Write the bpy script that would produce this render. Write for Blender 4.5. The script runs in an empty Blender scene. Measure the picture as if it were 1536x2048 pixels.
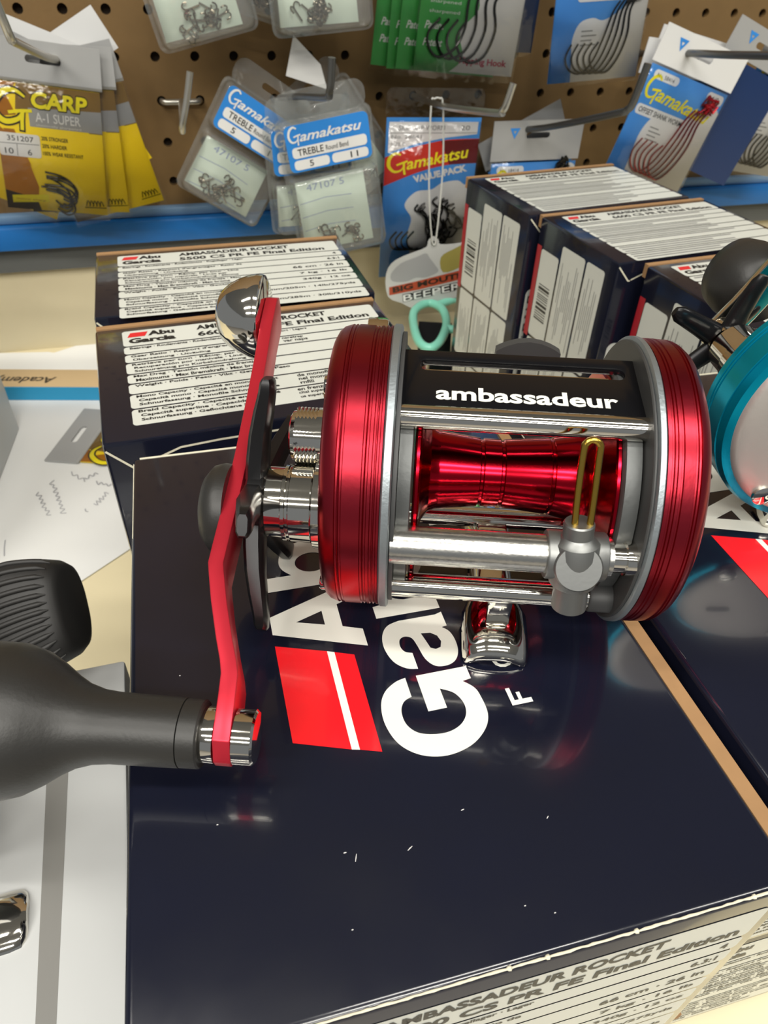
import bpy, bmesh, math, random
from mathutils import Vector, Matrix
from mathutils.geometry import tessellate_polygon
random.seed(7)
R = math.radians
S = 0.001                       # authored in millimetres, built in metres
scene = bpy.context.scene
col = scene.collection

# ------------------------------------------------------------------ camera
CAM_Z = 272.0                   # above the counter top (z = 0)
F_PX, PITCH, ROLL = 1430.0, R(39.9), R(2.18)
FW = Vector((0, math.cos(PITCH), -math.sin(PITCH)))
_up = Vector((0, math.sin(PITCH), math.cos(PITCH)))
_rt = Vector((1, 0, 0))
RT = _rt * math.cos(ROLL) + _up * math.sin(ROLL)
UP = -_rt * math.sin(ROLL) + _up * math.cos(ROLL)
cd = bpy.data.cameras.new('camera')
cam = bpy.data.objects.new('camera', cd)
col.objects.link(cam)
m = Matrix((RT, UP, -FW)).transposed().to_4x4()
m.translation = Vector((0, 0, CAM_Z)) * S
cam.matrix_world = m
cd.sensor_fit = 'VERTICAL'
cd.sensor_height = 36.0
cd.lens = F_PX / 2048 * 36.0
cd.clip_start = 0.005
cd.clip_end = 50
cd.dof.use_dof = True
cd.dof.focus_distance = 0.150
cd.dof.aperture_fstop = 44.0
scene.camera = cam

scene.cycles.max_bounces = 8
scene.cycles.diffuse_bounces = 3
scene.cycles.glossy_bounces = 4
scene.cycles.transparent_max_bounces = 16

# ------------------------------------------------------------------ world, lights, exposure
w = bpy.data.worlds.new('world')
scene.world = w
w.use_nodes = True
w.node_tree.nodes['Background'].inputs[0].default_value = (0.92, 0.96, 1.0, 1)
w.node_tree.nodes['Background'].inputs[1].default_value = 0.23


def tube_light(x, y, z, lx, ly, watts, rz=0.0, colr=(1.0, 0.97, 0.90)):
    l = bpy.data.lights.new('fluorescent_light', 'AREA')
    l.shape = 'RECTANGLE'
    l.size, l.size_y = lx, ly
    l.energy = watts
    l.color = colr
    o = bpy.data.objects.new('fluorescent_light', l)
    col.objects.link(o)
    o.location = (x, y, z)
    o.rotation_euler = (0, 0, rz)
    return o


for lx_, ly_, lw_ in ((-1.1, -0.32, 19), (0.55, -0.32, 19), (-1.1, -1.4, 34), (0.55, -1.4, 34), (2.2, -0.32, 19), (-1.1, -2.5, 44), (0.55, -2.5, 44)):
    tube_light(lx_, ly_, 2.05, 1.25, 0.14, lw_)
vs = scene.view_settings
vs.view_transform = 'Standard'
vs.look = 'None'
vs.gamma = 1.0
vs.use_curve_mapping = False
vs.exposure = -0.12


# ------------------------------------------------------------------ helpers
def ray(u, v):
    return RT * ((u - 768) / F_PX) - UP * ((v - 1024) / F_PX) + FW


def at_z(u, v, z):
    d = ray(u, v)
    return Vector((0, 0, CAM_Z)) + d * ((z - CAM_Z) / d.z)


WYAW = R(16.84)
WO = Vector((-14.6, 588.5, 0))
WX = Vector((math.cos(WYAW), math.sin(WYAW), 0))
WN = Vector((math.sin(WYAW), -math.cos(WYAW), 0))
UPZ = Vector((0, 0, 1))


def wall_pt(a, d, z):
    return WO + WX * a + WN * d + UPZ * z


class Plane:
    def __init__(s, o, ex, ey):
        s.o, s.ex, s.ey = Vector(o), Vector(ex), Vector(ey)
        s.n = s.ex.cross(s.ey).normalized()

    def p(s, x, y, h=0.0):
        return s.o + s.ex * x + s.ey * y + s.n * h

    def sub(s, x, y, ang=0.0, k=1.0, h=0.0):
        c, t = math.cos(ang), math.sin(ang)
        return Plane(s.p(x, y, h), (s.ex * c + s.ey * t) * k, (s.ey * c - s.ex * t) * k)


XY = Plane((0, 0, 0), (1, 0, 0), (0, 1, 0))


class MB:
    def __init__(s):
        s.v, s.f = [], []

    def add(s, vs_, fs):
        n = len(s.v)
        s.v += [Vector(q) for q in vs_]
        s.f += [[i + n for i in f] for f in fs]
        return s

    def box(s, x0, x1, y0, y1, z0, z1):
        return s.add([(x0, y0, z0), (x1, y0, z0), (x1, y1, z0), (x0, y1, z0), (x0, y0, z1), (x1, y0, z1), (x1, y1, z1), (x0, y1, z1)],
                     [(0, 3, 2, 1), (4, 5, 6, 7), (0, 1, 5, 4), (1, 2, 6, 5), (2, 3, 7, 6), (3, 0, 4, 7)])

    def rings(s, rings, cap0=True, cap1=True, close=True):
        n = len(rings[0])
        vs_, fs = [], []
        for r in rings:
            vs_ += r
        for i in range(len(rings) - 1):
            for k in range(n if close else n - 1):
                a, b = i * n + k, i * n + (k + 1) % n
                fs.append((a, b, b + n, a + n))
        if cap0:
            fs.append(tuple(range(n - 1, -1, -1)))
        if cap1:
            fs.append(tuple((len(rings) - 1) * n + k for k in range(n)))
        return s.add(vs_, fs)

    def lathe(s, prof, n=48, o=(0, 0, 0), ax=(1, 0, 0), b=None, sy=1.0):
        ax = Vector(ax).normalized()
        b = Vector(b) if b else (Vector((0, 1, 0)) if abs(ax.y) < .9 else Vector((0, 0, 1)))
        b = (b - ax * b.dot(ax)).normalized()
        c = ax.cross(b)
        o = Vector(o)
        rs = []
        for t, r in prof:
            r = max(r, 1e-4)
            rs.append([o + ax * t + b * (r * math.cos(2 * math.pi * k / n)) + c * (r * sy * math.sin(2 * math.pi * k / n)) for k in range(n)])
        return s.rings(rs)

    def tube(s, pts, r, n=8, cap=True):
        pts = [Vector(p) for p in pts]
        rs = []
        prev = None
        for i, p in enumerate(pts):
            t = (pts[min(i + 1, len(pts) - 1)] - pts[max(i - 1, 0)]).normalized()
            if prev is None:
                b = t.orthogonal().normalized()
            else:
                b = (prev - t * prev.dot(t)).normalized()
            prev = b
            c = t.cross(b)
            rr = r[i] if isinstance(r, (list, tuple)) else r
            rs.append([p + (b * math.cos(2 * math.pi * k / n) + c * math.sin(2 * math.pi * k / n)) * rr for k in range(n)])
        return s.rings(rs, cap, cap)

    def poly(s, pl, loops, h=0.1, th=0.0):
        """flat shape with optional holes on a plane; th > 0 gives it thickness below h"""
        fl = [[Vector((x, y, 0)) for x, y in lp] for lp in loops]
        tris = tessellate_polygon(fl)
        flat = [q for lp in loops for q in lp]
        top = [pl.p(x, y, h) for x, y in flat]
        fs = []
        for t in tris:
            a, b, c = (flat[i] for i in t)
            if (b[0] - a[0]) * (c[1] - a[1]) - (b[1] - a[1]) * (c[0] - a[0]) < 0:
                t = (t[0], t[2], t[1])
            fs.append(tuple(t))
        if th > 0:
            n = len(flat)
            top += [pl.p(x, y, h - th) for x, y in flat]
            fs += [tuple(i + n for i in reversed(t)) for t in fs]
            k0 = 0
            for lp in loops:
                k = len(lp)
                for i in range(k):
                    a, b = k0 + i, k0 + (i + 1) % k
                    fs.append((a, a + n, b + n, b))
                k0 += k
        return s.add(top, fs)

    def stroke(s, pl, pts, wd, h=.2):
        """a curved line of changing width as a strip of quads"""
        r = ribbon(pts, wd)
        n = len(pts)
        vs_ = [pl.p(x, y, h) for x, y in r]
        return s.add(vs_, [(i, 2 * n - 1 - i, 2 * n - 2 - i, i + 1) for i in range(n - 1)])

    def text(s, pl, body, x, y, wd, ht, bold=0.0, shear=0.0, h=0.2, align='L'):
        """lettering fitted to the box x, y, wd, ht; wd None keeps the font's proportion"""
        vs_, fs, bw, bh = glyphs(body, bold, shear)
        ky = ht / bh
        kx = wd / bw if wd else ky
        x0 = x if align == 'L' else (x - bw * kx if align == 'R' else x - bw * kx / 2)
        return s.add([pl.p(x0 + a * kx, y + b * ky, h) for a, b in vs_], fs)

    def build(s, name, mat, parent=None, bevel=0.0, seg=2, smooth=40, label=None, keep=False):
        me = bpy.data.meshes.new(name)
        me.from_pydata([q * S for q in s.v], [], s.f)
        if bevel > 0:
            bm = bmesh.new()
            bm.from_mesh(me)
            bmesh.ops.recalc_face_normals(bm, faces=bm.faces)
            ed = [e for e in bm.edges if len(e.link_faces) == 2 and e.calc_face_angle(0) > R(30)]
            bmesh.ops.bevel(bm, geom=ed, offset=bevel * S, segments=seg, affect='EDGES', profile=.5, clamp_overlap=True)
            bm.to_mesh(me)
            bm.free()
        me.validate()
        me.materials.append(mat)
        if smooth:
            me.shade_smooth()
            me.set_sharp_from_angle(angle=R(smooth))
        o = bpy.data.objects.new(name, me)
        col.objects.link(o)
        if parent:
            o.parent = parent
        if label:
            o['label'] = label
        return o


_gl = {}


def glyphs(body, bold, shear):
    key = (body, bold, shear)
    if key not in _gl:
        cu = bpy.data.curves.new('t', 'FONT')
        cu.body = body
        cu.size = 1
        cu.offset = bold
        cu.shear = shear
        cu.resolution_u = 3
        cu.fill_mode = 'FRONT'
        o = bpy.data.objects.new('t', cu)
        col.objects.link(o)
        dg = bpy.context.evaluated_depsgraph_get()
        me = bpy.data.meshes.new_from_object(o.evaluated_get(dg))
        vs_ = [(q.co.x, q.co.y) for q in me.vertices]
        fs = [tuple(p.vertices) for p in me.polygons]
        bpy.data.objects.remove(o)
        bpy.data.curves.remove(cu)
        bpy.data.meshes.remove(me)
        x0 = min(a for a, b in vs_)
        y0 = min(b for a, b in vs_)
        x1 = max(a for a, b in vs_)
        y1 = max(b for a, b in vs_)
        _gl[key] = ([(a - x0, b - y0) for a, b in vs_], fs, x1 - x0, y1 - y0)
    return _gl[key]


def tag(o, label, cat, group=None, kind=None):
    o['label'] = label
    if cat:
        o['category'] = cat
    if group:
        o['group'] = group
    if kind:
        o['kind'] = kind
    return o


def thing(name, label, cat, loc=(0, 0, 0), axes=None, group=None):
    o = bpy.data.objects.new(name, None)
    col.objects.link(o)
    o.empty_display_size = 0.01
    mt = Matrix.Identity(4)
    if axes:
        mt = Matrix([Vector(a) for a in axes]).transposed().to_4x4()
    mt.translation = Vector(loc) * S
    o.matrix_world = mt
    return tag(o, label, cat, group)


def struct(o):
    o['kind'] = 'structure'
    return o


def rrect(x0, x1, y0, y1, r=1.0, n=4):
    r = min(r, (x1 - x0) / 2 - 1e-3, (y1 - y0) / 2 - 1e-3)
    pts = []
    for cx, cy, a0 in ((x1 - r, y1 - r, 0), (x0 + r, y1 - r, 90), (x0 + r, y0 + r, 180), (x1 - r, y0 + r, 270)):
        for k in range(n + 1):
            a = R(a0 + 90 * k / n)
            pts.append((cx + r * math.cos(a), cy + r * math.sin(a)))
    return pts


def ell(cx, cy, rx, ry, n=28, a0=0, a1=360):
    full = abs(a1 - a0) >= 360
    return [(cx + rx * math.cos(R(a0 + (a1 - a0) * k / (n if full else n - 1))), cy + ry * math.sin(R(a0 + (a1 - a0) * k / (n if full else n - 1)))) for k in range(n)]


def spline(pts, n=6, closed=False):
    """Catmull-Rom through points of any dimension"""
    out = []
    N = len(pts)
    rng = range(N if closed else N - 1)
    for i in rng:
        P = [Vector(pts[(i + k - 1) % N] if closed else pts[min(max(i + k - 1, 0), N - 1)]) for k in range(4)]
        for k in range(n):
            t = k / n
            out.append(tuple(.5 * ((2 * P[1]) + (-P[0] + P[2]) * t + (2 * P[0] - 5 * P[1] + 4 * P[2] - P[3]) * t * t + (-P[0] + 3 * P[1] - 3 * P[2] + P[3]) * t ** 3)))
    if not closed:
        out.append(tuple(pts[-1]))
    return out


def ribbon(pts, wd):
    """2D stroke: a centre line with a width (number or list) as one closed outline"""
    L, Rr = [], []
    for i, p in enumerate(pts):
        a, b = pts[max(i - 1, 0)], pts[min(i + 1, len(pts) - 1)]
        dx, dy = b[0] - a[0], b[1] - a[1]
        q = math.hypot(dx, dy) or 1
        k = (wd[i] if isinstance(wd, (list, tuple)) else wd) / 2
        L.append((p[0] - dy / q * k, p[1] + dx / q * k))
        Rr.append((p[0] + dy / q * k, p[1] - dx / q * k))
    return L + Rr[::-1]


# ------------------------------------------------------------------ materials
MATS = {}


def mat(name, colr, rough=.5, metal=0.0, coat=0.0, noise=0.0, nscale=60, bump=0.0, bscale=200, spec=.5, colr2=None, stretch=None, aniso=0.0, rough_noise=0.0):
    if name in MATS:
        return MATS[name]
    m_ = bpy.data.materials.new(name)
    m_.use_nodes = True
    nt = m_.node_tree
    b = nt.nodes['Principled BSDF']
    b.inputs['Base Color'].default_value = (*colr, 1)
    b.inputs['Roughness'].default_value = rough
    b.inputs['Metallic'].default_value = metal
    b.inputs['Coat Weight'].default_value = coat
    b.inputs['Coat Roughness'].default_value = .06
    b.inputs['Specular IOR Level'].default_value = spec
    b.inputs['Anisotropic'].default_value = aniso
    tc = nt.nodes.new('ShaderNodeTexCoord')
    mp = nt.nodes.new('ShaderNodeMapping')
    nt.links.new(tc.outputs['Object'], mp.inputs[0])
    if stretch:
        mp.inputs['Scale'].default_value = stretch
    if noise > 0 or colr2:
        nz = nt.nodes.new('ShaderNodeTexNoise')
        nz.inputs['Scale'].default_value = nscale
        nz.inputs['Detail'].default_value = 5
        nt.links.new(mp.outputs[0], nz.inputs['Vector'])
        rp = nt.nodes.new('ShaderNodeMix')
        rp.data_type = 'RGBA'
        c2 = colr2 or tuple(max(0, c * (1 - noise)) for c in colr)
        c1 = colr if colr2 else tuple(min(1, c * (1 + noise)) for c in colr)
        rp.inputs['A'].default_value = (*c1, 1)
        rp.inputs['B'].default_value = (*c2, 1)
        nt.links.new(nz.outputs['Fac'], rp.inputs['Factor'])
        nt.links.new(rp.outputs['Result'], b.inputs['Base Color'])
    if rough_noise > 0:
        nz = nt.nodes.new('ShaderNodeTexNoise')
        nz.inputs['Scale'].default_value = nscale
        nz.inputs['Detail'].default_value = 6
        nt.links.new(mp.outputs[0], nz.inputs['Vector'])
        mr = nt.nodes.new('ShaderNodeMapRange')
        mr.inputs['From Min'].default_value = .35
        mr.inputs['From Max'].default_value = .7
        mr.inputs['To Min'].default_value = rough
        mr.inputs['To Max'].default_value = rough + rough_noise
        nt.links.new(nz.outputs['Fac'], mr.inputs['Value'])
        nt.links.new(mr.outputs['Result'], b.inputs['Roughness'])
    if bump > 0:
        nb = nt.nodes.new('ShaderNodeTexNoise')
        nb.inputs['Scale'].default_value = bscale
        nb.inputs['Detail'].default_value = 3
        nt.links.new(mp.outputs[0], nb.inputs['Vector'])
        bp = nt.nodes.new('ShaderNodeBump')
        bp.inputs['Strength'].default_value = bump
        bp.inputs['Distance'].default_value = .001
        nt.links.new(nb.outputs['Fac'], bp.inputs['Height'])
        nt.links.new(bp.outputs['Normal'], b.inputs['Normal'])
    MATS[name] = m_
    return m_


def film(name, tint=(1, 1, 1), milk=0.04, gloss=.25, rough=.12, bump=.3, bscale=120):
    """clear plastic: mostly see-through, a little milky, with a glossy skin"""
    if name in MATS:
        return MATS[name]
    m_ = bpy.data.materials.new(name)
    m_.use_nodes = True
    nt = m_.node_tree
    nt.nodes.clear()
    out = nt.nodes.new('ShaderNodeOutputMaterial')
    tr = nt.nodes.new('ShaderNodeBsdfTransparent')
    tr.inputs[0].default_value = (*tint, 1)
    df = nt.nodes.new('ShaderNodeBsdfDiffuse')
    df.inputs[0].default_value = (.85, .87, .85, 1)
    m1 = nt.nodes.new('ShaderNodeMixShader')
    m1.inputs[0].default_value = milk
    gl = nt.nodes.new('ShaderNodeBsdfGlossy')
    gl.inputs['Roughness'].default_value = rough
    lw = nt.nodes.new('ShaderNodeFresnel')
    lw.inputs['IOR'].default_value = 1.45
    mu = nt.nodes.new('ShaderNodeMath')
    mu.operation = 'MULTIPLY_ADD'
    mu.inputs[1].default_value = 1.0
    mu.inputs[2].default_value = gloss * .1
    m2 = nt.nodes.new('ShaderNodeMixShader')
    nz = nt.nodes.new('ShaderNodeTexNoise')
    nz.inputs['Scale'].default_value = bscale
    tc = nt.nodes.new('ShaderNodeTexCoord')
    bp = nt.nodes.new('ShaderNodeBump')
    bp.inputs['Strength'].default_value = bump
    bp.inputs['Distance'].default_value = .002
    L = nt.links.new
    L(tc.outputs['Object'], nz.inputs['Vector'])
    L(nz.outputs['Fac'], bp.inputs['Height'])
    L(bp.outputs['Normal'], gl.inputs['Normal'])
    L(tr.outputs[0], m1.inputs[1])
    L(df.outputs[0], m1.inputs[2])
    L(lw.outputs[0], mu.inputs[0])
    L(mu.outputs[0], m2.inputs[0])
    L(m1.outputs[0], m2.inputs[1])
    L(gl.outputs[0], m2.inputs[2])
    L(m2.outputs[0], out.inputs[0])
    MATS[name] = m_
    return m_


M_BOX = mat('glossy_black_carton', (.006, .007, .0155), .12, coat=.5, noise=.5, nscale=25, bump=.05, bscale=35, rough_noise=.16)
M_KRAFT = mat('kraft_board', (.33, .185, .08), .8, noise=.12, nscale=300, stretch=(1, 1, 1))
M_PALE = mat('torn_paper_edge', (.72, .68, .52), .8, noise=.2, nscale=400)
M_LABEL = mat('label_white', (.60, .61, .555), .35, noise=.03, nscale=80)
M_INK = mat('black_ink', (.012, .012, .012), .4)
M_GREYINK = mat('grey_ink', (.24, .24, .23), .5)
M_LOGO = mat('logo_white', (.78, .78, .70), .22, coat=.3)
M_LOGORED = mat('logo_red', (.76, .012, .018), .22, coat=.3)
M_LABRED = mat('label_red', (.62, .02, .025), .35)
M_BARRED = mat('barcode_face_red', (.36, .01, .02), .35)
M_RED = mat('red_anodised', (.40, .026, .042), .30, metal=1.0, bump=.02, bscale=900)
M_REDARM = mat('red_anodised_arm', (.74, .035, .06), .36, metal=.75)
M_REDSPOOL = mat('red_anodised_spool', (.52, .006, .02), .16, metal=1.0)
M_CHROME = mat('chrome', (.80, .77, .70), .07, metal=1.0)
M_SATIN = mat('satin_steel', (.62, .61, .57), .24, metal=1.0, bump=.05, bscale=1500)
M_BLOCK = mat('bead_blasted_steel', (.27, .275, .268), .42, metal=.9, bump=.015, bscale=1500)
M_PLATE = mat('grey_side_plate', (.13, .135, .133), .45, metal=.6, bump=.05, bscale=900)
M_RING = mat('silver_grey_ring', (.36, .40, .42), .42, metal=.85, bump=.08, bscale=1200)
M_INNER = mat('dark_inner_plate', (.045, .045, .044), .5)
M_SILVER = mat('brushed_silver', (.62, .585, .54), .42, metal=.65, bump=.05, bscale=700)
M_DARKPLATE = mat('dark_grey_plate', (.045, .045, .045), .5)
M_BLACKMET = mat('black_gloss_metal', (.005, .005, .006), .24, spec=.3)
M_STAR = mat('black_satin_metal', (.02, .02, .021), .3, metal=.6)
M_KNOB = mat('black_soft_plastic', (.021, .020, .018), .42, bump=.04, bscale=1500)
M_RUBBER = mat('black_rubber', (.016, .015, .014), .55)
M_GOLD = mat('brass_wire', (.62, .40, .07), .2, metal=1.0)
M_BLUECUP = mat('turquoise_anodised', (.0, .40, .60), .25, metal=.8)
M_PEG = mat('brown_pegboard', (.178, .104, .035), .75, noise=.16, nscale=45, bump=.1, bscale=600)
M_HOLE = mat('dark_backing', (.02, .012, .006), .9)
M_CREAM = mat('cream_laminate', (.72, .63, .41), .45, noise=.04, nscale=20)
M_BACKP = mat('cream_back_panel', (.58, .51, .34), .6, noise=.06, nscale=15)
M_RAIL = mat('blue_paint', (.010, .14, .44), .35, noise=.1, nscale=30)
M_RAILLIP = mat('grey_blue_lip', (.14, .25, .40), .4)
M_UNDERSHADE = mat('under_rail_shade', (.10, .105, .10), .7)
M_WIRE = mat('zinc_wire', (.55, .53, .47), .3, metal=.9)
M_WIREDK = mat('dark_wire', (.13, .13, .125), .35, metal=.8)
M_PAPER = mat('white_paper', (.76, .76, .74), .7, noise=.03, nscale=12)
M_SHEET = mat('white_coated_board', (.55, .56, .555), .4, noise=.04, nscale=14, bump=.08, bscale=90)
M_SHADOWBAND = mat('shadow_band', (.22, .215, .20), .5)
M_PENCIL = mat('pencil', (.33, .33, .35), .8)
M_HEADER = mat('grey_header', (.34, .34, .335), .38, noise=.04, nscale=40)
M_HEADERW = mat('white_header', (.68, .68, .67), .38)
M_YELLOW = mat('yellow_print', (1.0, .74, .02), .3)
M_YINK = mat('yellow_ink', (.92, .80, .02), .3)
M_AMBER = mat('amber_print', (.62, .24, .012), .3, colr2=(.14, .045, .008), nscale=26)
M_DKBROWN = mat('dark_brown_print', (.035, .022, .015), .3)
M_BRONZE = mat('bronze_print', (.16, .105, .05), .3, colr2=(.30, .17, .03), nscale=30)
M_BLUEC = mat('blue_print', (.03, .20, .62), .28, colr2=(.10, .36, .78), nscale=14)
M_BLUEL = mat('blue_label', (.035, .24, .66), .3)
M_BLUEDK = mat('navy_print', (.006, .026, .10), .3)
M_GREEN = mat('green_print', (.03, .30, .05), .3, colr2=(.10, .42, .10), nscale=18)
M_WHITEC = mat('white_card', (.78, .77, .74), .35)
M_REDP = mat('red_print', (.62, .035, .02), .3)
M_MAROON = mat('maroon_print', (.14, .012, .012), .3)
M_PINK = mat('crimson_ink', (.55, .03, .10), .4)
M_HOOK = mat('black_nickel', (.05, .048, .045), .2, metal=.9)
M_HOOKRED = mat('red_hook', (.34, .008, .015), .25, metal=.6)
M_HOOKSIL = mat('bronze_hook', (.30, .26, .20), .22, metal=1.0)
M_BAG = film('clear_bag', milk=.0, gloss=.05)
M_BLIST = film('clear_blister', (.985, .99, .98), milk=.085, gloss=.3, rough=.08, bump=.15)
M_INSERT = mat('pale_green_slip', (.72, .82, .70), .7, noise=.04, nscale=30)
M_GREYBLUE = mat('stamp_ink', (.30, .36, .55), .6)
M_MINT = mat('mint_plastic', (.22, .62, .47), .35)
M_TAG = mat('grey_tag', (.52, .52, .50), .4)
M_FISH = mat('grey_fish_print', (.34, .34, .34), .4)
M_OLIVE = mat('olive_print', (.32, .27, .07), .4)
M_BRICK = mat('brick_red_print', (.42, .07, .03), .4)
M_TAN = mat('tan_card', (.60, .43, .23), .6)
M_CYAN = mat('cyan_card', (.02, .30, .55), .4)
M_STRAP = mat('clear_strap', (.62, .62, .58), .4)
M_CEIL = mat('ceiling_tile', (.44, .45, .46), .9)
M_FLOOR = mat('shop_floor', (.30, .28, .25), .6)

# ------------------------------------------------------------------ the setting
struct(MB().box(-900, 1000, 12, 700, -28, 0).build('floor', M_CREAM, bevel=1.5))
bpy.data.objects['floor'].name = 'trim_1'
struct(MB().box(-4500, 4500, -4500, 4500, -930, -900).build('floor', M_FLOOR))
struct(MB().box(-4500, 4500, -4500, 4500, 2150, 2180).build('ceiling', M_CEIL))
# counter cupboard below the top
struct(MB().box(-880, 980, 40, 690, -900, -28).build('trim_2', M_BACKP))


def pegboard():
    """a sheet with real round holes on a one inch grid, and a dark backing"""
    mb = MB()
    c0, c1, r0, r1 = -17, 19, -30, 4
    n, rad, hs = 12, 3.1, 12.7
    for c in range(c0, c1 + 1):
        for r in range(r0, r1 + 1):
            cx, cz = c * 25.4, 196.1 - r * 25.4
            sq = []
            for k in range(n):
                a = 2 * math.pi * (k + .5) / n
                q = max(abs(math.cos(a)), abs(math.sin(a)))
                sq.append((cx + hs * math.cos(a) / q, cz + hs * math.sin(a) / q))
            # square corners
            outer = []
            for k in range(n):
                outer.append(sq[k])
            ring = [(cx + rad * math.cos(2 * math.pi * (k + .5) / n), cz + rad * math.sin(2 * math.pi * (k + .5) / n)) for k in range(n)]
            if r < -6:                                    # above the frame: plain board
                mb.add([wall_pt(cx - hs, 0, cz - hs), wall_pt(cx + hs, 0, cz - hs), wall_pt(cx + hs, 0, cz + hs), wall_pt(cx - hs, 0, cz + hs)], [(0, 1, 2, 3)])
                continue
            lo = [(cx - hs, cz - hs), (cx + hs, cz - hs), (cx + hs, cz + hs), (cx - hs, cz + hs)]
            pl = Plane(wall_pt(0, 0, 0), WX, UPZ)
            mb.poly(pl, [lo, ring], h=0.0)
            mb.rings([[wall_pt(x, 0, z) for x, z in ring], [wall_pt(x, -5, z) for x, z in ring]], False, False)
    o = mb.build('wall_back', M_PEG, smooth=0)
    struct(o)
    b = MB()
    b.add([wall_pt(-460, -5.2, 90), wall_pt(510, -5.2, 90), wall_pt(510, -5.2, 1000), wall_pt(-460, -5.2, 1000)], [(0, 1, 2, 3)])
    b.build('backing_sheet', M_HOLE, o, smooth=0)


pegboard()


def wallbox(a0, a1, d0, d1, z0, z1):
    pts = [wall_pt(a, d, z) for z in (z0, z1) for a, d in ((a0, d1), (a1, d1), (a1, d0), (a0, d0))]
    return MB().add(pts, [(0, 3, 2, 1), (4, 5, 6, 7), (0, 1, 5, 4), (1, 2, 6, 5), (2, 3, 7, 6), (3, 0, 4, 7)])


struct(wallbox(-460, 510, -12, -0.4, -2, 84).build('wall_left', M_BACKP))
bpy.data.objects['wall_left'].name = 'wall_lower_back'
ra = struct(wallbox(-460, 510, 0, 14, 82, 98).build('trim_3', M_RAIL, bevel=1.5))
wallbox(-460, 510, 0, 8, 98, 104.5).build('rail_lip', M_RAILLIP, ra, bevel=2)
wallbox(-460, 510, 0, 5, 64, 82).build('rail_shade_strip', M_UNDERSHADE, ra)  # dark strip standing in for the shade under the rail

# ------------------------------------------------------------------ cartons
YB = R(15.86)


def axes_yaw(yaw):
    return [Vector((math.cos(yaw), math.sin(yaw), 0)), Vector((-math.sin(yaw), math.cos(yaw), 0)), Vector((0, 0, 1))]


TITLE = 'AMBASSADEUR ROCKET'
ROWS = [
    ['Bearings · Roulements · Rodamientos · Kugellager · Lager'],
    ["Gear Ratio · Rapport d'engrenages · Ratio de", 'Übersetzung · Utväxling'],
    ['Retrieve per turn · Récup. par tour · Line', 'Recuperación por manivela · Linea per', 'Schnureinzug pro Kurbelumdrehung · Slimma'],
    ['Max Drag · Tensión máxima de frenaje · Max', 'Maximums · Max Bremskraft · Max broms'],
    ['Weight · Poids · Peso · Vikt · Gewicht · Peso'],
    ['Mono Capacity · Capacité en monofilament', 'Capacità mono · Capacité monofil', 'Schnurfassung · Monofile Schnur · Slime'],
    ['Braid Capacity · Capacité en fil tressé', 'Capacità superline · Capacidad', 'Schnurfassung · Geflochtene Schnur'],
]
VALS = ['4', '6.3:1', '66 cm · 26 in', '7 kg · 16 lb', '340g · 12 oz', '0.31mm/205m · 14lb/275yds', '0.36mm/285m · 30lb/310yds']
RH = [12.2, 5.4, 5.6, 7.4, 5.8, 6.2, 8.4, 9.2]


def label_rows(parent, pl, W, top, model, values=None, text=True, rights=None, x0=9.5, logo=True):
    y = top
    for i, hgt in enumerate(RH):
        x1 = W - 3.5
        p = MB().poly(pl, [rrect(x0, x1, y - hgt, y, 1.3)], h=.12).build('label_panel', M_LABEL, parent, smooth=0)

        def word(*a, **k):
            MB().text(pl, *a, **k).build('lettering', M_INK, p, smooth=0)
        if i == 0:
            word(TITLE, 36, y - 5.2, 50, 3.7, bold=.04)
            word(model + ' CS PR FE Final Edition', 36, y - 10.6, 66, 3.7, bold=.035)
            if logo:
                word('Abu', 18.5, y - 5.4, 9.5, 3.8, bold=.05)
                word('Garcia', 11.5, y - 10.4, 16.5, 4.0, bold=.05)
                MB().poly(pl, [[(11.2, y - 5.3), (17.4, y - 5.3), (18.6, y - 1.8), (12.4, y - 1.8)]], h=.2).build('brand_flash', M_LABRED, p, smooth=0)
        else:
            ls = ROWS[i - 1]
            k = len(ls)
            lh = min(2.5, (hgt - .4) / k)
            for j, t in enumerate(ls):
                yy = y - .3 - (j + 1) * lh
                ww = min(len(t) * 1.15, 52)
                if text:
                    word(t, 11.5 + (.6 if j else 0), yy + .35, ww, lh * .8, bold=.03)
                else:
                    MB().poly(pl, [[(11.5, yy + .2 * lh), (11.5 + ww * 1.5, yy + .2 * lh), (11.5 + ww * 1.5, yy + .7 * lh), (11.5, yy + .7 * lh)]], h=.2).build('fine_print', M_GREYINK, p, smooth=0)
            if values and text:
                word(VALS[i - 1], x1 - 2.5, y - hgt * .5 - 1.15, None if i < 3 else min(44, len(VALS[i - 1]) * 1.75), 2.4, bold=.025, align='R')
            if rights and i in rights:
                for j, t in enumerate(rights[i]):
                    word(t[0], t[1], y - .3 - (j + 1) * lh + .35, None, lh * .8, bold=.025)
        y -= hgt + .75


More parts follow.
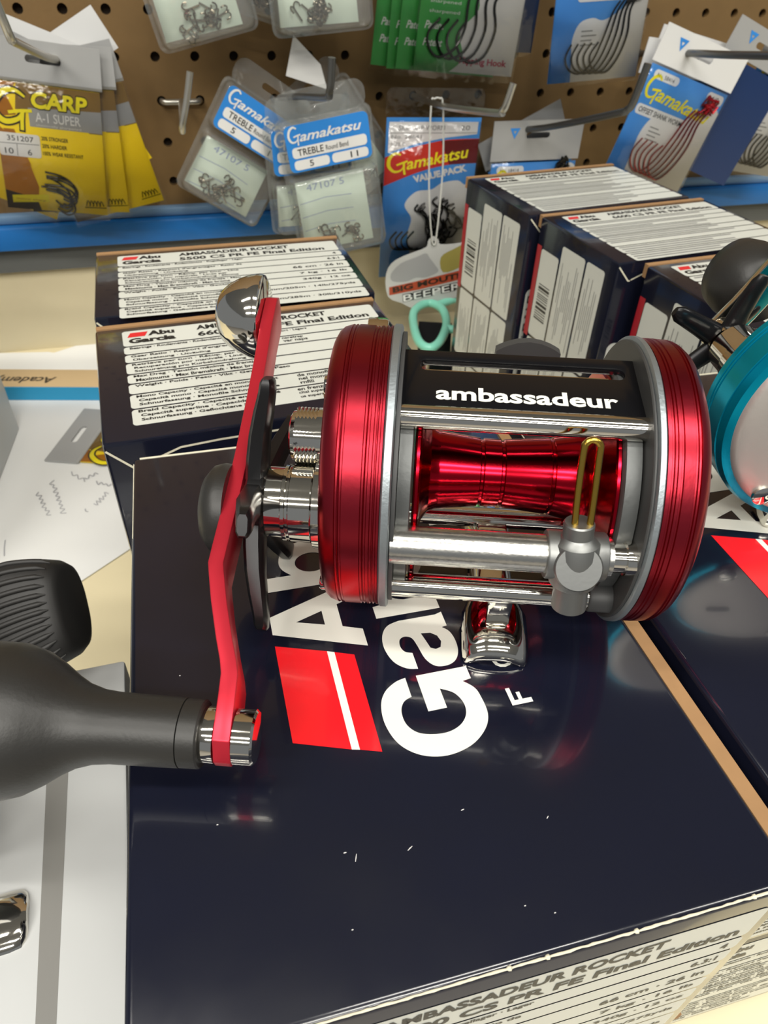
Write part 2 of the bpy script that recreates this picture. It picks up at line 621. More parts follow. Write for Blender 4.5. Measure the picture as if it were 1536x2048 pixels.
def barcode_face(parent, W, H, seed):
    """white panels in three columns on the narrow side face; W runs from back to front"""
    pl = Plane((0, W, 0), (0, -1, 0), (0, 0, 1))
    rs = random.Random(seed)
    MB().poly(pl, [[(1.0, H - 66), (5.2, H - 66), (5.2, H - 14), (1.0, H - 14)]], h=.12).build('red_stripe', M_BARRED, parent, smooth=0)
    xs = [(5.6, 22.5), (24, 44.5), (46, W - 8)]
    top = [H - 15, H - 7.5, H - 7.5]
    ys = [[None, H - 64], [H - 65.5, H - 111], [H - 112.5, H - 147]]
    for ci, (a, b) in enumerate(xs):
        for ri in range(3):
            y1 = top[ci] if ri == 0 else ys[ri][0]
            y0 = ys[ri][1]
            p = MB().poly(pl, [rrect(a, b, y0, y1, 1.6)], h=.12).build('data_panel', M_LABEL, parent, smooth=0)
            ink = MB()
            if ci == 0 and ri == 0:
                yy = y1 - 18
                while yy > y0 + 10:
                    t = rs.choice((.5, .5, .9, 1.5))
                    ink.poly(pl, [[(a + 3, yy - t), (b - 3.2, yy - t), (b - 3.2, yy), (a + 3, yy)]], h=.2)
                    yy -= t + rs.choice((.6, .9, 1.4))
                ink.build('barcode', M_INK, p, smooth=0)
            else:
                x = a + 2.4
                while x < b - 2:
                    ln = rs.uniform(.35, .8) * (y1 - y0 - 8)
                    st = y1 - 4 - rs.uniform(0, (y1 - y0 - 8) - ln)
                    ink.poly(pl, [[(x, st - ln), (x + .45, st - ln), (x + .45, st), (x, st)]], h=.2)
                    x += 1.55
                ink.build('fine_print', M_GREYINK, p, smooth=0)


def flap_edges(parent, W, H, k):
    """pale cut edges of the tuck flap on the front face"""
    pl = Plane((0, 0, 0), (1, 0, 0), (0, 0, 1))
    ln = [(0.6, H - 2.2), (7.5, H - 9.5), (8.6, H - 9.6)]
    l2 = [(9.0, H - 9.2), (22, H - 4.6), (34, H - 4.0), (W * k, H - 3.6)]
    MB().poly(pl, [ribbon(ln, .7)], h=.25).build('flap_edge', M_PALE, parent, smooth=0)
    MB().poly(pl, [ribbon(l2, .7)], h=.25).build('flap_edge', M_PALE, parent, smooth=0)


def side_strip(parent, H):
    """white round-ended print on the broad front face"""
    pl = Plane((0, 0, 0), (1, 0, 0), (0, 0, 1))
    p = MB().poly(pl, [rrect(5, 12.5, H - 110, H - 42, 3.2)], h=.15).build('print_strip', M_LABEL, parent, smooth=0)
    ink = MB()
    z = H - 46
    for t in (4.5, 1.2, 2.0, 5.0, 1.0, 3.2):
        ink.poly(pl, [rrect(6.6, 10.9, z - t, z, .5), rrect(7.4, 10.1, z - t + t * .25, z - t * .25, .3)], h=.22)
        z -= t + 3.1
    ink.poly(pl, [ell(8.75, H - 84, 2.2, 2.2, 6), ell(8.75, H - 84, 1.3, 1.3, 6)], h=.22)
    ink.build('print_marks', M_INK, p, smooth=0)


def carton_standing(name, label, corner, yaw, D, model, W=109, H=150.6, kind='L', strip=True, seed=1):
    t = thing(name, label, 'box', (corner[0], corner[1], .2), axes_yaw(yaw), 'black cardboard reel boxes')
    MB().box(0, W, 0, D, 0, H).build('body', M_BOX, t, bevel=1.3)
    MB().box(.6, W - .6, D - .4, D + 2.4, H - 6, H + .2).build('cardboard_edge', M_KRAFT, t)
    pl = Plane((0, 0, H), (1, 0, 0), (0, 1, 0))
    if kind == 'near':
        rights = {1: [('ort · Lagers', 66)], 2: [('nsretrap', 65), ('var naps', 65)],
                  6: [('de monofilamento', 64), ('nel monolina', 64), ('rnfili', 64)], 7: [('en frenzado', 62), ('cital superlina', 62), ('us supersumal', 62)]}
        label_rows(t, pl, W, D - 4.2, model, None, True, rights)
        MB().text(pl, '0,35', 88, 17.5, 8, 3, bold=.01).build('lettering', M_INK, t, smooth=0)
        MB().text(pl, '0,40', 88, 9, 8, 3, bold=.01).build('lettering', M_INK, t, smooth=0)
    elif kind == 'back':
        label_rows(t, pl, W, D - 4.2, model, True, True)
    else:
        label_rows(t, pl, W, D - 4.2, model, True, False)
        barcode_face(t, D, H, seed)
    flap_edges(t, W, H, .9 if kind == 'near' else .55)
    if strip:
        side_strip(t, H)
    return t


def carton_flat(name, label, e1, e2, z, H=75.2, W=108.2, D=146.6, logo=True, model='6600', lab=True):
    ax = axes_yaw(YB)
    o = ax[0] * e1 + ax[1] * e2
    t = thing(name, label, 'box', (o.x, o.y, z), ax, 'black cardboard reel boxes')
    MB().box(0, W, 0, D, 0, H).build('body', M_BOX, t, bevel=1.4, seg=3)
    MB().box(W - .3, W + 2.9, .4, D - .5, H - 3.2, H - .35).build('cardboard_edge', M_KRAFT, t)
    if lab:
        label_rows(t, Plane((0, 0, 0), (1, 0, 0), (0, 0, 1)), W, H - 6.5, model, True, True, x0=9.5)
    if logo:
        pl = Plane((24.6, -31.4, H), (0, 1, 0), (-1, 0, 0))     # x: along the lettering, y: up the letters
        big_logo(t, pl)
        # worn front edge
        rs = random.Random(3)
        mb = MB()
        mb.tube([(x, .32 + rs.uniform(-.05, .05), H - .32) for x in range(1, int(W))], [rs.uniform(.14, .26) for x in range(1, int(W))], 6)
        for x in (56, 62.3, 77.5, 99):
            mb.lathe([(-.5, .1), (-.2, .38), (.2, .42), (.5, .1)], 8, o=(x, .35, H - .3))
        mb.build('worn_edge', M_PALE, t)
        if z > 50 and e1 < 0:
            for u, v, l_, a_ in ((712, 1716, 1.3, 70), (690, 1706, .5, 0), (820, 1697, 1.1, 30), (1095, 1635, .6, 40), (925, 1620, .6, 10), (435, 1650, .3, 0), (705, 1860, .3, 0), (1110, 1826, .3, 0), (1050, 1812, .3, 0), (360, 1352, .3, 0)):
                q = at_z(u, v, z + H) - o
                lx, ly = q.dot(ax[0]), q.dot(ax[1])
                c_, s_ = math.cos(R(a_)) * l_ / 2, math.sin(R(a_)) * l_ / 2
                MB().tube([(lx - c_, ly - s_, H + .08), (lx, ly, H + .12), (lx + c_, ly + s_, H + .08)], [.05, .09, .05], 5).build('lint_speck', M_WHITEC, t)
        MB().tube([(.35, y, H - .35) for y in range(112, int(D), 4)], .12, 5).build('worn_edge', M_PALE, t)
        MB().tube([(x, D - .3, H - .3) for x in range(2, int(W) - 2, 5)], .32, 5).build('worn_edge', M_PALE, t)
    return t


def big_logo(t, pl):
    h = .1
    MB().poly(pl, [[(100.9, -5.5), (97.1, -16.1), (73.0, -16.2), (76.9, -5.6)]], h).build('brand_flash', M_LOGORED, t, smooth=0)
    MB().poly(pl, [[(96.5, -17.6), (94.9, -21.6), (71.2, -21.7), (72.6, -17.7)]], h).build('brand_flash', M_LOGORED, t, smooth=0)
    MB().poly(pl, [[(97.1, -16.1), (96.5, -17.6), (72.6, -17.7), (73.0, -16.2)]], h).build('brand_flash_stripe', M_LOGO, t, smooth=0)

    def letter(loops):
        MB().poly(pl, loops, h).build('letter', M_LOGO, t, smooth=0)
    letter([[(96.6, -25), (104.1, -5.45), (109.2, -5.45), (116.2, -25), (111.4, -25), (109.9, -20.8), (103.2, -20.8), (101.5, -25)],
            [(106.6, -11.0), (104.5, -17.1), (108.7, -17.1)]])
    bowl = spline([(121.4, -12.2), (123.5, -10.4), (126, -9.8), (129.5, -10.8), (132, -13.5), (132.9, -17.4), (132, -21.3), (129.5, -24.3), (126, -25.4), (123.3, -24.8), (121.2, -23)], 4)
    letter([[(116.9, -5.4), (121.4, -5.4)] + bowl + [(121.2, -25), (116.9, -25)], ell(124.9, -17.6, 3.3, 4.0)])
    letter([[(135, -10.2), (139.5, -10.2)] + spline([(139.5, -18.5), (140.2, -21), (142, -21.6), (143.5, -20.6), (144, -18.5)], 4) + [(144, -10.2), (148.5, -10.2), (148.5, -25), (144.2, -25), (144.2, -23)] + spline([(143.6, -23.8), (141, -25.4), (138, -25), (135.7, -22.8), (135, -19)], 4)])
    go = spline([(83.1, -41.9), (81.2, -43.6), (79.0, -44.2), (74.6, -44.2), (71.3, -42.4), (68.6, -38.6), (67.6, -33.5), (68.8, -28.7), (72.0, -25.2), (76.7, -23.7), (81.2, -24.0), (84.2, -25.6), (86.0, -28.2), (86.6, -30.5)], 5)
    gi = spline([(81.8, -30.5), (81.0, -28.7), (79.0, -27.6), (76.0, -27.7), (73.7, -29.3), (72.6, -32.1), (72.4, -35.3), (73.4, -38.1), (75.4, -39.9), (78.0, -40.3), (80.7, -39.2), (82.4, -36.7)], 5)
    letter([[(86.6, -43.8), (83.4, -43.8)] + go + gi + [(77.7, -36.7), (77.7, -32.8), (86.6, -32.8)]])
    ao = spline([(98.0, -42.2), (96.5, -43.4), (94.0, -43.9), (91.0, -43.6), (88.7, -42.3), (87.7, -40.2), (88.1, -37.6), (90.4, -36.0), (94.0, -35.4), (96.4, -34.8), (97.2, -33.4), (96.6, -32.1), (94.8, -31.7), (93.2, -32.3), (92.5, -33.8)], 4) + \
        spline([(88.2, -33.8), (88.9, -31.4), (91.2, -29.2), (95.1, -28.2), (98.6, -28.7), (101.0, -30.4), (101.9, -33.2)], 4)
    a_ = [ao + [(101.9, -41.8), (102.4, -43.4), (98.2, -43.4)], [(97.3, -37.1), (97.0, -39.2), (95.9, -40.4), (94.2, -40.8), (92.7, -40.2), (92.4, -39.0), (93.0, -38.0), (95.0, -37.6)]]
    letter(a_)
    letter([[(103.6, -28.6), (107.2, -28.6), (107.5, -31.2)] + spline([(107.9, -30.6), (109.4, -28.8), (111.6, -28.3), (113, -28.4)], 4) + [(113, -32.8)] + spline([(111.5, -33), (109, -33.8), (108, -36)], 4) + [(107.9, -43.5), (103.6, -43.5)]])
    letter([spline([(126.6, -38), (124.8, -42.3), (120.5, -43.8), (116, -42.2), (113.6, -38), (113.8, -33), (116.2, -29.4), (120.4, -28.2), (124.8, -29.6), (126.6, -33.6)], 4) + spline([(122.3, -34), (121.4, -32.2), (119.8, -32), (118.3, -33.6), (118, -36), (118.6, -38.8), (120.2, -40), (121.8, -39.2), (122.3, -38)], 4)])
    letter([[(128.5, -28.5), (132.9, -28.5), (132.9, -43.5), (128.5, -43.5)]])
    letter([[(128.5, -23.8), (132.9, -23.8), (132.9, -27), (128.5, -27)]])
    letter([[(x + 46.6, y) for x, y in lp] for lp in a_])
    letter([[(79.3, -49.7), (75.1, -49.7), (75.1, -54.2), (76.2, -54.2), (76.2, -52.3), (78.0, -52.3), (78.0, -51.5), (76.2, -51.5), (76.2, -50.6), (79.3, -50.6)]])
    x = 84.5
    for ch in 'OR LIFE':
        if ch == ' ':
            x += 7
            continue
        wd = 1.0 if ch == 'I' else 4.0
        MB().text(pl, ch, x, -54.2, wd, 4.5, bold=.02, h=h).build('letter', M_LOGO, t, smooth=0)
        x += wd + 4.6


ax_ = axes_yaw(YB)
carton_flat('reel_box', 'glossy black reel box lying below, directly beneath the box with the red reel', -24.2, 32.2, .2, logo=False)
carton_flat('reel_box', 'large glossy black reel box with logo top carrying the red reel', -24.6, 31.4, 75.6)
carton_flat('reel_box', 'black reel box at bottom of the right-hand pile, below the turquoise reel', 90.6, 43.4, .2, logo=False)
carton_flat('reel_box', 'glossy black reel box with logo top carrying the turquoise reel', 90.0, 42.4, 75.6)
carton_standing('reel_box', 'upright black reel box with legible spec label on top, behind the handle', (-83.0, 170.2), R(20), 77.5, '6600', kind='near', strip=False)
carton_standing('reel_box', 'upright black reel box farthest back on the left, under the treble hooks', (-113.5, 254), R(18), 66, '5500', kind='back', W=112, strip=False)
carton_standing('reel_box', 'upright black reel box farthest back of the three on the right', (72.3, 397.0), R(24.4), 72, '5500', seed=4)
carton_standing('reel_box', 'upright black reel box in the middle of the three on the right', (104.9, 331.9), R(23), 69, '6600', seed=8)
carton_standing('reel_box', 'upright black reel box behind the turquoise reel and its dark knob', (145.5, 258), R(21.5), 77, '6600', seed=12)

# ------------------------------------------------------------------ the red reel
RC = Vector((24.34, 119.97, 183.4))
RXA = Vector((1, -.041, .005)).normalized()
RYA = Vector((0, 0, 1)).cross(RXA).normalized()
RZA = RXA.cross(RYA)
reel = thing('fishing_reel', 'red and chrome round baitcasting reel standing on the black box', 'fishing reel', RC, [RXA, RYA, RZA], 'round baitcasting reels')


def grooved(x0, x1, r, grooves, depth=.35, wd=.35):
    """profile points with narrow turned grooves"""
    pr = []
    pts = sorted(grooves, reverse=x1 < x0)
    s = 1 if x1 > x0 else -1
    pr.append((x0, r(x0)))
    for g in pts:
        pr += [(g - s * wd, r(g)), (g - s * wd * .5, r(g) - depth), (g + s * wd * .5, r(g) - depth), (g + s * wd, r(g))]
    pr.append((x1, r(x1)))
    return pr


# left (handle side) cup
MB().lathe([(-22.2, 6), (-22.2, 28.6), (-22.5, 29.0), (-23.7, 29.0), (-24.0, 28.6), (-24.0, 6)], 128).build('side_ring', M_RING, reel)
rl = lambda x: 28.6 - max(0, (-x - 31.0)) ** 2 * .085
cup = grooved(-24.1, -33.6, rl, [-24.8, -25.5, -26.6, -27.2, -31.0, -31.7], depth=.28, wd=.3)
cup = [(-24.1, 5)] + cup + [(-34.4, 27.3), (-35.0, 26.2), (-35.3, 24), (-35.5, 5)]
MB().lathe(cup, 160).build('handle_side_cup', M_RED, reel, smooth=25)
MB().lathe([(-22.1, 8), (-22.1, 27.6), (-21.4, 27.6), (-21.4, 8)], 96).build('inner_plate', M_DARKPLATE, reel)
# right (palm side) cup
MB().lathe([(22.2, 6), (22.2, 28.6), (22.5, 29.0), (23.4, 29.0), (23.7, 28.6), (23.7, 6)], 128).build('side_ring', M_RING, reel)
rr = lambda x: 28.7 - max(0, x - 27.5) ** 2 * .07
cup = [(23.8, 5)] + grooved(23.8, 30.2, rr, [24.7, 25.3, 26.3, 28.7, 29.3], depth=.25, wd=.28) + [(31.2, 27.4), (32.2, 25.6), (32.9, 22), (33.2, 5)]
MB().lathe(cup, 160).build('palm_side_cup', M_RED, reel, smooth=25)
MB().lathe([(22.1, 8), (22.1, 28.3), (21.8, 28.3), (21.6, 28.1), (21.6, 8)], 96).build('inner_plate', M_INNER, reel)
MB().lathe([(21.3, 10.5), (21.3, 23.2), (18.6, 23.2), (18.3, 22.6), (18.3, 10.5)], 96).build('spool_housing', M_PLATE, reel)
MB().lathe([(-21.3, 10.5), (-21.3, 23.2), (-19.0, 23.2), (-18.8, 22.6), (-18.8, 10.5)], 96).build('spool_housing', M_PLATE, reel)
# spool
sp = [(-18.4, 3), (-18.4, 21.6), (-18.1, 22.0), (-17.6, 22.0), (-17.3, 21.6), (-17.0, 13.0), (-16.4, 10.6), (-15.2, 8.9), (-13.6, 8.2), (-13.2, 8.15), (-5.2, 7.15), (-5.0, 6.8), (-4.5, 6.8), (-4.3, 7.1), (-1.0, 7.05), (-.8, 6.75), (-.3, 6.75), (-.1, 7.1), (8.8, 7.95), (9.0, 7.75), (9.5, 7.75), (9.7, 8.05), (13.4, 8.8), (15.0, 9.8), (16.2, 11.6), (16.8, 14), (17.2, 21.6), (17.5, 22.0), (18.0, 22.0), (18.3, 21.6), (18.3, 3)]
MB().lathe(sp, 128).build('spool', M_REDSPOOL, reel, smooth=30)


def pol(phi, r):
    return (-r * math.cos(R(phi)), r * math.sin(R(phi)))


def xbar(name, phi, r, rad, mt, x0=-22, x1=22):
    y, z = pol(phi, r)
    return MB().lathe([(x0, rad), (x1, rad)], 40, o=(0, y, z)).build(name, mt, reel)


xbar('pillar', 58, 24.5, 2.15, M_CHROME)
xbar('pillar', -34.6, 24.6, 2.5, M_CHROME, -22, 17.2)
MB().lathe([(17.2, 2.9), (17.5, 3.1), (22, 3.1)], 32, o=(0, *pol(-34.6, 24.6))).build('pillar_socket', M_DARKPLATE, reel)
xbar('pillar', -117.7, 24.5, 2.4, M_CHROME)
xbar('pillar', 165, 24.5, 2.3, M_CHROME)
xbar('worm_shield', 2.4, 25.0, 3.55, M_SATIN, -22, 17.5)
MB().lathe([(17.5, 2.7), (20, 2.7), (20, 3.2), (22.2, 3.2)], 32, o=(0, *pol(2.4, 25.0))).build('worm_shaft_end', M_CHROME, reel)
# black thumb plate with slot and name
y0, z0 = -12.3, 21.9
y1, z1 = 4.6, 24.9
ey = Vector((0, y1 - y0, z1 - z0))
tl = ey.length
ey.normalize()
tp = Plane((0, y0, z0), (1, 0, 0), ey)
MB().poly(tp, [[(-22, 0), (22, 0), (22, tl), (-22, tl)], rrect(-18.4, 19.5, tl - 5.9, tl - 2.9, 1.3)], h=0, th=1.6).build('thumb_plate', M_BLACKMET, reel, bevel=.35)
pp = tp
nm = MB().text(tp, 'ambassadeur', -15.4, 2.9, 32.6, 3.7, bold=.028, h=.06)
nm.build('lettering', M_LOGO, reel, smooth=0)
MB().box(-18, 19, 1.2, 2.6, 20.5, 21.8).build('slot_bar', M_CHROME, reel)
# grey thumb rest on the far side
ring = []
for xx in (-6.5, -5.6, -4.4, -2.4, 0, 2.4, 4.4, 5.6, 6.5):
    k = 1 - (xx / 6.8) ** 2
    ring.append([(xx + 3.3, 13, 19), (xx + 3.3, 15.5, 19), (xx + 3.3, 15.2, 21 + 2.3 * k), (xx + 3.3, 12.8, 21 + 2.5 * k)])
MB().rings([[Vector(q) for q in r_] for r_ in ring]).build('thumb_rest', M_DARKPLATE, reel)
# line guide
gx = 11.2
gd = Vector((-.06, .16, 1)).normalized()
gb = Vector((gx, -26.2, 0))
MB().lathe([(-9.6, 2.9), (-9.3, 3.2), (-4.4, 3.2), (-4.2, 3.0), (-3.6, 4.2), (-1, 4.6), (3, 4.5), (5.0, 4.0), (5.6, 3.1), (6.2, 2.7), (8.6, 2.7), (8.9, 2.5)], 40, o=gb, ax=gd, b=(1, 0, 0)).build('guide_block', M_BLOCK, reel, smooth=30)
MB().lathe([(-2.4, 4.2), (4.3, 4.2), (4.6, 3.95)], 40, o=gb + gd * .3, ax=(-.04, -.86, .50), b=(1, 0, 0)).build('pawl_cap', M_BLOCK, reel)
MB().lathe([(-5.3, 4.3), (-5, 4.5), (5, 4.5), (5.3, 4.3)], 32, o=(gx, *pol(2.4, 25.0))).build('guide_carriage', M_BLOCK, reel)
lp = []
for k in range(13):
    a = math.pi * k / 12
    lp.append((gx - .6 - 1.32 * math.cos(a), 0, 13.6 + 1.32 * math.sin(a)))
loop = [(gx - 1.45, 0, 0), (gx - 1.8, 0, 6), (gx - 1.95, 0, 12)] + lp[1:-1] + [(gx + .75, 0, 12), (gx + 1.0, 0, 6), (gx + 1.15, 0, 0)]
g0 = Vector((0, -25.6, 8.4))
MB().tube(spline([(x, g0.y + z * .30, g0.z + z) for x, y, z in loop], 3), .62, 10).build('guide_wire', M_GOLD, reel)
# foot
ft = []
for y, hw, zc, zt in ((-24.4, 6.2, -29.9, 1.0), (-23.9, 6.7, -28.7, 1.2), (-22.2, 7.0, -27.3, 1.3), (-18, 7.1, -26.0, 1.4), (-13, 7.0, -25.4, 2.0), (-8, 5.2, -25.2, 2.2), (8, 4.6, -25.4, 2.2), (13, 5.6, -26.6, 2.0), (20, 6.6, -28.4, 1.4), (29, 6.6, -30.4, 1.0)):
    top, bot = [], []
    for k in range(11):
        q = -1 + .2 * k
        sag = (abs(q) ** 3.2) * min(3.4, max(0, (zc + 31.8)) * .95)
        top.append(Vector((1.0 + hw * q, y, zc - sag)))
        bot.append(Vector((1.0 + hw * q * .97, y, max(zc - sag - zt, -32.3))))
    ft.append(top + bot[::-1])
MB().rings(ft).build('foot', M_CHROME, reel, smooth=60)
MB().box(-2.5, 4.5, 6, 13, -27, -22).build('foot_bridge', M_CHROME, reel, bevel=.6)
MB().box(-1.5, 3.5, -19.0, -16, -26, -16.5).build('foot_bridge', M_CHROME, reel, bevel=.6)
# handle side hardware; the drive shaft sits below and in front of the spool shaft
PY, PZ = -5.2, -7.0


def hw(prof, n=48, y=PY, z=PZ):
    return MB().lathe(prof, n, o=(0, y, z))


hw([(-35.2, 9.4), (-38.4, 9.4), (-38.8, 8.9)]).build('sleeve_flange', M_CHROME, reel)
hw([(-38.6, 8.0), (-38.9, 8.2), (-43.2, 8.2), (-43.4, 7.9), (-43.9, 7.9), (-44.1, 8.15), (-44.8, 8.15), (-45.0, 7.7), (-48.2, 7.5), (-49.0, 6.8)]).build('drive_sleeve', M_CHROME, reel, smooth=25)


def knurled(x0, x1, r, y, z, n=22, rows=6, amp=.42):
    rs = []
    for i in range(rows * 2 + 1):
        x = x0 + (x1 - x0) * i / (rows * 2)
        rg = []
        for k in range(n * 2):
            a = 2 * math.pi * k / (n * 2)
            rg.append(Vector((x, y + (r + amp * (1 if (k + i) % 2 else -1)) * math.cos(a), z + (r + amp * (1 if (k + i) % 2 else -1)) * math.sin(a))))
        rs.append(rg)
    return MB().rings(rs)


hw([(-35.0, 6.0), (-38.6, 6.0), (-38.6, 4), (-43.2, 4), (-43.2, 5.3), (-44.0, 5.1), (-44.4, 4.4)], y=3.2, z=4.4).build('spool_tension_cap', M_CHROME, reel, smooth=25)
knurled(-38.6, -43.2, 5.6, 3.2, 4.4).build('knurled_band', M_CHROME, reel, smooth=10)
hw([(-34.5, 2.7), (-37.6, 2.7), (-38.0, 2.4)], y=9.4, z=12.6).build('cover_screw', M_CHROME, reel)
hw([(-33.0, 1.6), (-35.6, 1.6), (-36.0, 1.3)], y=-19.8, z=-15.2).build('cover_screw', M_CHROME, reel)
MB().box(-29.4, -25.2, 10, 14.5, 25.4, 26.6).build('release_tab', M_CHROME, reel, bevel=.5)
# star drag: hub and five dished arms
hw([(-48.6, 6.4), (-49.2, 7.2), (-52.0, 7.2), (-52.6, 6.4)]).build('star_hub', M_STAR, reel)
for k in range(5):
    phi = 36.4 + 72 * k
    rs = []
    for r_, wd, dx, th in ((5.5, 3.8, 0, 2.1), (10, 3.3, .3, 2.1), (15, 3.0, .9, 2.0), (20, 2.9, 1.9, 1.8), (24, 2.8, 2.8, 1.5), (26, 2.5, 3.0, 1.3), (26.7, 1.9, 3.0, .9)):
        sk = .012 * r_ * r_ * .35
        c = Vector((-50.8 + dx, PY, PZ))
        er = Vector((0, -math.cos(R(phi)), math.sin(R(phi))))
        et = Vector((0, -math.sin(R(phi)), -math.cos(R(phi))))
        b = c + er * r_ + et * sk
        rs.append([b + Vector((th * sx, 0, 0)) + et * wd * sy_ for sx, sy_ in ((1, .6), (.6, 1), (-.6, 1), (-1, .6), (-1, -.6), (-.6, -1), (.6, -1), (1, -.6))])
    MB().rings(rs).build('star_arm', M_STAR, reel, smooth=40)
hw([(-52.4, 3.4), (-57, 3.4)], 24).build('drive_shaft', M_SATIN, reel)
# handle arm: a flat bar bent out of plane
AN = R(15)
ad = Vector((0, -math.cos(AN), -math.sin(AN)))
an_ = Vector((0, -math.sin(AN), math.cos(AN)))
piv = Vector((0, PY, PZ))
path = [(-64.2, -57.6), (-59.5, -57.0), (-50, -56.8), (-37, -56.1), (-24, -55.6), (-9, -55.2), (3, -55.1), (14.7, -55.2), (18.6, -55.2), (20.5, -54.7), (26.5, -53.0), (34, -50.5), (38, -49.0), (40.5, -48.3), (44, -48.0), (47, -47.8), (52, -47.6), (54.6, -47.5)]
rs = []
for i, (s_, x_) in enumerate(path):
    hwid = 5.0
    if s_ > 49:
        hwid = math.sqrt(max(.3, 25 - (s_ - 49.7) ** 2))
    if s_ < -57:
        hwid = math.sqrt(max(.3, 36 - (s_ + 58.5) ** 2)) * .86
    c = piv + ad * s_ + Vector((x_, 0, 0))
    t_ = 1.5
    rs.append([c + Vector((t_ * sx, 0, 0)) + an_ * hwid * sn for sx, sn in ((-1, -1), (1, -1), (1, 1), (-1, 1))])
MB().rings(rs).build('handle_arm', M_REDARM, reel, bevel=.25, smooth=30)
# nut cap outside the arm
hw([(-56.5, 9.6), (-58.2, 9.8), (-60.2, 9.2), (-61.8, 7.2), (-62.7, 4.4), (-63.0, .1)], 48, y=PY - .6, z=PZ - 2.4).build('handle_nut_cap', M_KNOB, reel, smooth=60)
# counterweight at the far end
cwc = piv + ad * -58.0
MB().lathe([(-58.6, 9.0), (-59.2, 10.5), (-60.2, 10.8), (-62.4, 10.5), (-65.2, 9.5), (-67.6, 8.2), (-69.6, 6.6), (-70.8, 4.6), (-71.3, 2.2), (-71.4, .1)], 56, o=(0, cwc.y, cwc.z)).build('counterweight', M_CHROME, reel, smooth=30)
# power knob at the near end
kc = piv + ad * 49.7
MB().lathe([(-46.0, 4.7), (-42.9, 4.7), (-42.5, 4.3), (-42.3, 2.5)], 40, o=(0, kc.y, kc.z)).build('knob_nut', M_CHROME, reel, smooth=30)
MB().lathe([(-49.2, 4.8), (-51.3, 4.8), (-51.7, 4.6)], 40, o=(0, kc.y, kc.z)).build('knob_washer', M_CHROME, reel, smooth=30)
MB().lathe([(-51.6, 5.5), (-51.9, 5.75), (-54.9, 5.8), (-55.0, 5.4)], 48, o=(0, kc.y, kc.z)).build('knob_collar', M_KNOB, reel, smooth=30)
MB().lathe([(-55.0, 5.3), (-55.1, 5.85), (-58, 5.9), (-63, 5.95), (-67, 6.0), (-70, 6.3), (-73, 7.2), (-75.6, 8.6), (-78.4, 10.5), (-81.5, 12.2), (-85, 13.2), (-89, 13.3), (-92.5, 12), (-95.2, 9.0), (-96.6, 4.6), (-97, .1)], 64, o=(0, kc.y, kc.z)).build('power_knob', M_KNOB, reel, smooth=60)
# palm side cap and screw
knurled(33.0, 36.4, 6.2, -1.0, .5, 30, 3, .34).build('palm_side_cap', M_CHROME, reel, smooth=10)
MB().lathe([(32.6, 2.0), (35.4, 2.0), (35.8, 1.6)], 20, o=(0, -4, 11.8)).build('cover_screw', M_CHROME, reel)

# ------------------------------------------------------------------ the turquoise reel at the right edge
BC = Vector((105.6, 140.9, 185.8))
bxa = Vector((.065, -1, 0)).normalized()
bya = Vector((0, 0, 1)).cross(bxa).normalized()
reel2 = thing('fishing_reel', 'turquoise and silver round reel at the right edge of the picture', 'fishing reel', BC, [bxa, bya, Vector((0, 0, 1))], 'round baitcasting reels')
rb = lambda x: 29.0 - max(0, x + 2.8) ** 2 * .12
MB().lathe([(-11.5, 5)] + grooved(-11.5, -.4, rb, [-9.6, -8.6, -2.6], depth=.35) + [(0, 27.0), (0, 5)], 128).build('palm_side_cup', M_BLUECUP, reel2, smooth=25)
MB().lathe([(-.2, 26.6), (.7, 26.2), (1.4, 25.0), (1.8, 22), (2.0, .1)], 96).build('silver_face', M_SILVER, reel2, smooth=50)
MB().poly(Plane((2.1, -13.5, 1.5), (0, 1, 0), (0, 0, 1)), [rrect(-4, 4, -1.3, 1.3, 1.2)], h=.1, th=.8).build('face_slot', M_BLACKMET, reel2)
for q in ((-14, -19.5), (10, 20)):
    MB().lathe([(1.5, 2.6), (2.3, 2.6), (2.6, 2.1)], 20, o=(0, *q)).build('face_screw', M_CHROME, reel2)
# foot down to the box
MB().box(-12, -3, -6, 6, -34.9, -28).build('foot', M_CHROME, reel2, bevel=1.5)
# drive sleeve, star lever, arm and knob behind
sc = Vector((-11.5, -18.6, 6.5))
MB().lathe([(0, 7.6), (3, 7.6), (3.2, 7.0), (6, 6.8), (6.3, 6.2), (12, 6.0), (13, 5.2)], 40, o=sc, ax=(-1, -.12, .05)).build('drive_sleeve', M_CHROME, reel2, smooth=25)
sc2 = sc + Vector((-15, -2.2, .6))
for k in range(5):
    phi = 28 + 72 * k
    er = Vector((0, -math.cos(R(phi)), math.sin(R(phi))))
    et = Vector((0, -math.sin(R(phi)), -math.cos(R(phi))))
    rs = []
    for r_, wd, dx, th in ((3, 3.0, 0, 1.6), (8, 2.6, 0, 1.5), (13, 2.3, .6, 1.4), (16, 2.1, 1.2, 1.3), (17.5, 1.2, 1.2, .8)):
        b = sc2 + er * r_ + Vector((dx, 0, 0))
        rs.append([b + Vector((th * math.cos(a), 0, 0)) + et * wd * math.sin(a) for a in [2 * math.pi * q / 12 for q in range(12)]])
    MB().rings(rs).build('star_arm', M_STAR if k else M_BLACKMET, reel2, smooth=60)
MB().lathe([(0, 4.5), (5, 4.5), (5.5, 3.5)], 32, o=sc2 + Vector((2, 0, 0)), ax=(-1, 0, 0)).build('handle_nut', M_CHROME, reel2)
ap = [sc2 + Vector((-4, 0, 0)), sc2 + Vector((-5.5, 5, 6)), sc2 + Vector((-7, 11, 15)), sc2 + Vector((-7.5, 20, 28)), sc2 + Vector((-8, 28, 38))]
rs = []
